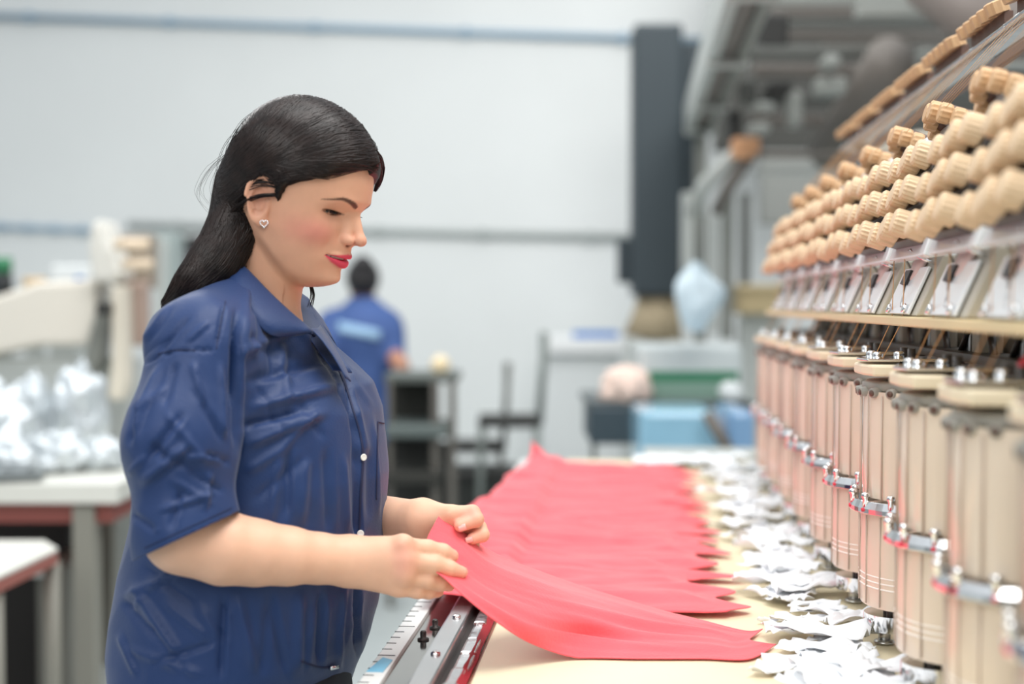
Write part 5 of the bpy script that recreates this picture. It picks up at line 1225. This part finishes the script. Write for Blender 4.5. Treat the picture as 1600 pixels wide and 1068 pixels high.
# ---- hair: smooth cap plus many fine strands swept back to the gather and down
TAIL = [(392, 300, 1.60), (382, 332, 1.585), (366, 365, 1.575), (338, 412, 1.56), (304, 446, 1.55), (262, 475, 1.55)]
def f_hair(P):
    q_ = (P-HO)@HM*1000; a, b, c = q_.T; ab = np.abs(b)
    d = ell(np.stack([np.where(a > 5, (a-5)*95/109, (a-5)*95/90), b, c], 1), (0, 0, 38), (95, 84, 96))
    d = smin(d, ell(q_, (-36, 4, 5), (48, 62, 56)), 14)
    hlc = np.interp(a, [-60, -42, -26, -14, -8, 18, 22, 26, 29, 34, 52, 76, 92, 104], [-75, -66, -34, 14, 32, 34, 16, 2, 4, 27, 38, 52, 70, 80])
    hlf = np.interp(a, [-40, 20, 60, 80, 92, 100, 112], [-30, 10, 34, 48, 58, 68, 80])
    hc = np.where(b > 0, hlc, hlf)
    d = d+4.5*np.exp(-np.clip(c-hc, 0, 99)/9)*np.clip((a+10)/20, 0, 1)
    d = smax(d, (hc-c)*.8, 5)
    return d*mm
lo = HO-np.array([.17, .15, .13]); hi = HO+np.array([.15, .15, .19])
def f_tail(P):
    pts = [G(*p) for p in TAIL]; R_ = [.036, .029, .028, .027, .019, .006]
    d = chainf(P, list(zip(pts, R_)), .02); q_ = P-np.array(G(345, 385, 1.565))
    return d
def f_hair2(P): return smin(f_hair(P), f_tail(P), .02)
lo[0] = G(250, 400, 1.55)[0]-.01; lo[2] = G(300, 490, 1.55)[2]
Vh, Qh = surface(f_hair2, lo, hi, .0030, 1.6)
# strand grooves
qh = (Vh-HO)@HM*1000; ah, bh_, ch = qh.T
fi = np.arctan2(ch+5, ah+62)*26; rr_ = np.hypot(ch+5, ah+62)*.012
gr = np.array([noise.noise(Vector((float(x_), float(y_), 2.0)))+.6*noise.noise(Vector((float(x_)*2.7, float(y_), 7.0))) for x_, y_ in zip(fi, rr_)])*np.clip((np.hypot(ch+5, ah+62)-12)/20, 0, 1)
Nh = vnormals(Vh, Qh)
if (Nh*(Vh-Vh.mean(0))).sum() < 0: Nh = -Nh
Vh = Vh+Nh*(gr*.0011)[:, None]
m_hair = mat('dark_brown_hair', C(18, 12, 11), .42, noise_amt=.25, noise_scale=90, spec=.22)
hair = wp(np_mesh('hair', Vh, Qh, m_hair))
# strands
def proj(P, f, it=3):
    for _ in range(it):
        e_ = 1e-3; v = f(P); g_ = np.stack([(f(P+np.eye(3)[k]*e_)-v)/e_ for k in range(3)], 1); n2 = (g_**2).sum(1, keepdims=True)+1e-6; P = P-g_*(v[:, None]/n2)
    n_ = g_/np.sqrt(n2); return P, n_
NS = 5200; NP = 26; rg = np.random.RandomState(5)
u = rg.rand(NS)
st = np.zeros((NS, 3)); md = np.zeros((NS, 3)); gt = np.zeros((NS, 3))
for i in range(NS):
    k = u[i]
    if k < .80:                                                # from the parting back over the near side
        t = rg.rand(); v = rg.uniform(0, 1)
        a_ = 106-190*t; c_ = np.interp(a_, [-90, -60, -20, 30, 70, 95, 106], [58, 104, 130, 130, 112, 92, 72]); st[i] = (a_, rg.uniform(-10, 10), c_)
        md[i] = (38-100*t+rg.uniform(-10, 10), 84, 42+44*t+rg.uniform(-12, 12)); gt[i] = (-58-18*t+rg.uniform(-8, 8), 44-26*t+rg.uniform(-8, 8), -22+34*t+rg.uniform(-16, 16))
    elif k < .90:                                              # along the temple hairline
        t = rg.rand(); a_ = 100-68*t; c_ = np.interp(a_, [30, 34, 52, 76, 92, 104], [12, 29, 40, 54, 71, 80])+rg.uniform(0, 5); st[i] = (a_, 84*math.sqrt(max(0.02, 1-(a_/113)**2)), c_)
        md[i] = (8+rg.uniform(-10, 8), 86, 36+8*rg.rand()); gt[i] = (-58+rg.uniform(-8, 8), 46+rg.uniform(-8, 8), -10+rg.uniform(-18, 14))
    else:                                                      # far side
        t = rg.rand(); st[i] = (90-150*t, -5-5*rg.rand(), np.interp(90-150*t, [-60, 0, 90], [104, 132, 98])); md[i] = (10-80*t, -80, 50); gt[i] = (-80, -10+20*rg.rand(), -10+20*rg.rand())
S0 = HO+(st*mm)@HM.T; S1 = HO+(md*mm)@HM.T; S2 = HO+(gt*mm)@HM.T
tails = [G(*p) for p in TAIL]
VV = []; FF = []
paths = np.zeros((NS, NP, 3))
for j in range(NP):
    s = j/(NP-1)
    if s < .55:
        t = s/.55; paths[:, j] = (1-t)**2*S0+2*t*(1-t)*(2*S1-.5*S0-.5*S2)*1.0+t*t*S2
    else:
        t = (s-.55)/.45
        paths[:, j] = 0
off = rg.normal(size=(NS, 3))*.55
endt = .55+.45*rg.rand(NS)**.5
for j in range(NP):
    s = j/(NP-1)
    if s >= .55:
        t = (s-.55)/.45*endt
        tp = np.stack([np.array(crs([Vector(x) for x in tails[1:]], float(q_))) for q_ in t])
        rad = np.interp(t, [0, .3, .6, .85, 1], [.029, .028, .027, .020, .010])[:, None]
        b_ = np.clip(t/.35, 0, 1)[:, None]; b_ = b_*b_*(3-2*b_)
        paths[:, j] = S2*(1-b_)+(tp+off*rad)*b_+(tp-tails[1])*(1-b_)*.6
flat = paths.reshape(-1, 3)
pr, nn = proj(flat, f_hair2, 4)
lift = (.0002+.0022*rg.rand(NS)**2.2)[:, None, None]
wav = np.sin(np.linspace(0, 1, NP)[None, :, None]*(6+6*rg.rand(NS)[:, None, None])+rg.rand(NS)[:, None, None]*6)*.0012
pr = pr.reshape(NS, NP, 3)+nn.reshape(NS, NP, 3)*(lift+np.abs(wav))
jump = np.linalg.norm(np.diff(pr, axis=1), axis=2).max(1); ok = jump < .045
mb = MB(); vs = []; fs = []
for i in np.where(ok)[0]:
    base_i = len(vs); r = rg.uniform(.00035, .0010)
    for j in range(NP):
        p = pr[i, j]; t = pr[i, min(j+1, NP-1)]-pr[i, max(j-1, 0)]; t = t/(np.linalg.norm(t)+1e-9); n_ = nn[i*NP+j]; sd = np.cross(t, n_); sd /= np.linalg.norm(sd)+1e-9
        k = r*(1-.8*max(0, (j-NP*.8)/(NP*.2)))
        vs += [p+sd*k, p+n_*k*.9, p-sd*k]
    for j in range(NP-1):
        o_ = base_i+j*3; fs += [(o_, o_+1, o_+4, o_+3), (o_+1, o_+2, o_+5, o_+4)]
mb.add(vs, fs, True)
m_str = mat('hair_strand', C(30, 20, 17), .30, noise_amt=.5, noise_scale=60, spec=.30)
o = mb.build('strands', m_str, hair); o['kind'] = 'stuff'
# loose locks: over the ear, along the far temple, below the chin, flyaways behind
def lock(pts, r, n, spread, m=m_str, name='lock', conv=False):
    mb = MB(); pts = [at(*p) for p in pts]
    for i in range(n):
        o_ = Vector(rg.normal(size=3))*spread; L = [crs(pts, j/14)+o_*((1-.75*j/14) if conv else (.4+.9*j/14))+Vector(rg.normal(size=3))*spread*.05 for j in range(15)]
        mb.tube(L, [r*(1-.75*(j/14)**2) for j in range(15)], 4, cap=False)
    mb.build(name, m, hair)
lock([(452, 300, 1.532), (430, 304, 1.520), (405, 306, 1.520), (380, 316, 1.53), (352, 338, 1.55)], .0008, 16, .0014)
lock([(455, 296, 1.530), (434, 288, 1.524), (412, 283, 1.526), (385, 290, 1.53), (358, 312, 1.545)], .0008, 26, .0025)
lock([(462, 300, 1.530), (454, 312, 1.531), (449, 322, 1.534), (447, 332, 1.538)], .0004, 30, .0030, conv=True)
lock([(570, 240, 1.59), (584, 246, 1.60), (592, 262, 1.625), (592, 280, 1.645), (586, 298, 1.66)], .0010, 90, .0034, conv=True)
lock([(560, 226, 1.59), (580, 236, 1.60), (593, 254, 1.63), (595, 274, 1.65), (590, 292, 1.665)], .0010, 90, .0034, conv=True)
lock([(476, 420, 1.655), (485, 445, 1.66), (488, 462, 1.66), (483, 480, 1.66)], .0006, 14, .0014)
lock([(362, 290, 1.58), (340, 330, 1.57), (338, 370, 1.56), (320, 420, 1.56)], .0003, 18, .006)
lock([(352, 240, 1.60), (325, 265, 1.60), (310, 300, 1.60), (335, 330, 1.59)], .0002, 8, .005)
lock([(375, 205, 1.60), (358, 235, 1.60), (350, 280, 1.60), (346, 325, 1.59)], .0003, 20, .005)
lock([(425, 165, 1.60), (385, 190, 1.60), (362, 230, 1.60), (356, 270, 1.59)], .0003, 14, .003)
lock([(395, 350, 1.57), (390, 380, 1.57), (378, 400, 1.565), (372, 415, 1.57)], .0004, 16, .004)
# earring: open heart of small stones
p0 = at(412.5, 349, 1.518); er = empty('earring', p0); mb = MB(); E = []
for i in range(22):
    t = i/22*2*math.pi; E.append((16*math.sin(t)**3/17, (13*math.cos(t)-5*math.cos(2*t)-2*math.cos(3*t)-math.cos(4*t))/17))
Rv, Uv, Fv = Vector(camR), Vector((0, 0, 1)), Vector(camF)
for (x_, y_) in E:
    pp = p0+(Rv*x_+Uv*y_)*.0050; mb.lathe(pp, -Fv, [(-.0006, .0007), (0, .0010), (.0006, .0006)], 8)
mb.tube([p0+(Rv*x_+Uv*y_)*.0050+Fv*.0004 for (x_, y_) in E+E[:1]], .0006, 5)
bpy.data.objects.remove(er); o = mb.build('earring', mat('silver_stones', (.9, .9, .92), .12, .9)); wp(o); o['label'] = 'silver open heart earring'
for o in list(COL.objects):
    if o.parent is not None and o.parent in (body, shirt, hair) and o.name.split('.')[0] not in ('x',): o.matrix_parent_inverse = Matrix()
# children of body/shirt/hair are modelled in world space, so their parents carry the offset
tag(WO, 'dark-haired person in a navy work shirt holding up the nearest red cloth', 'person')
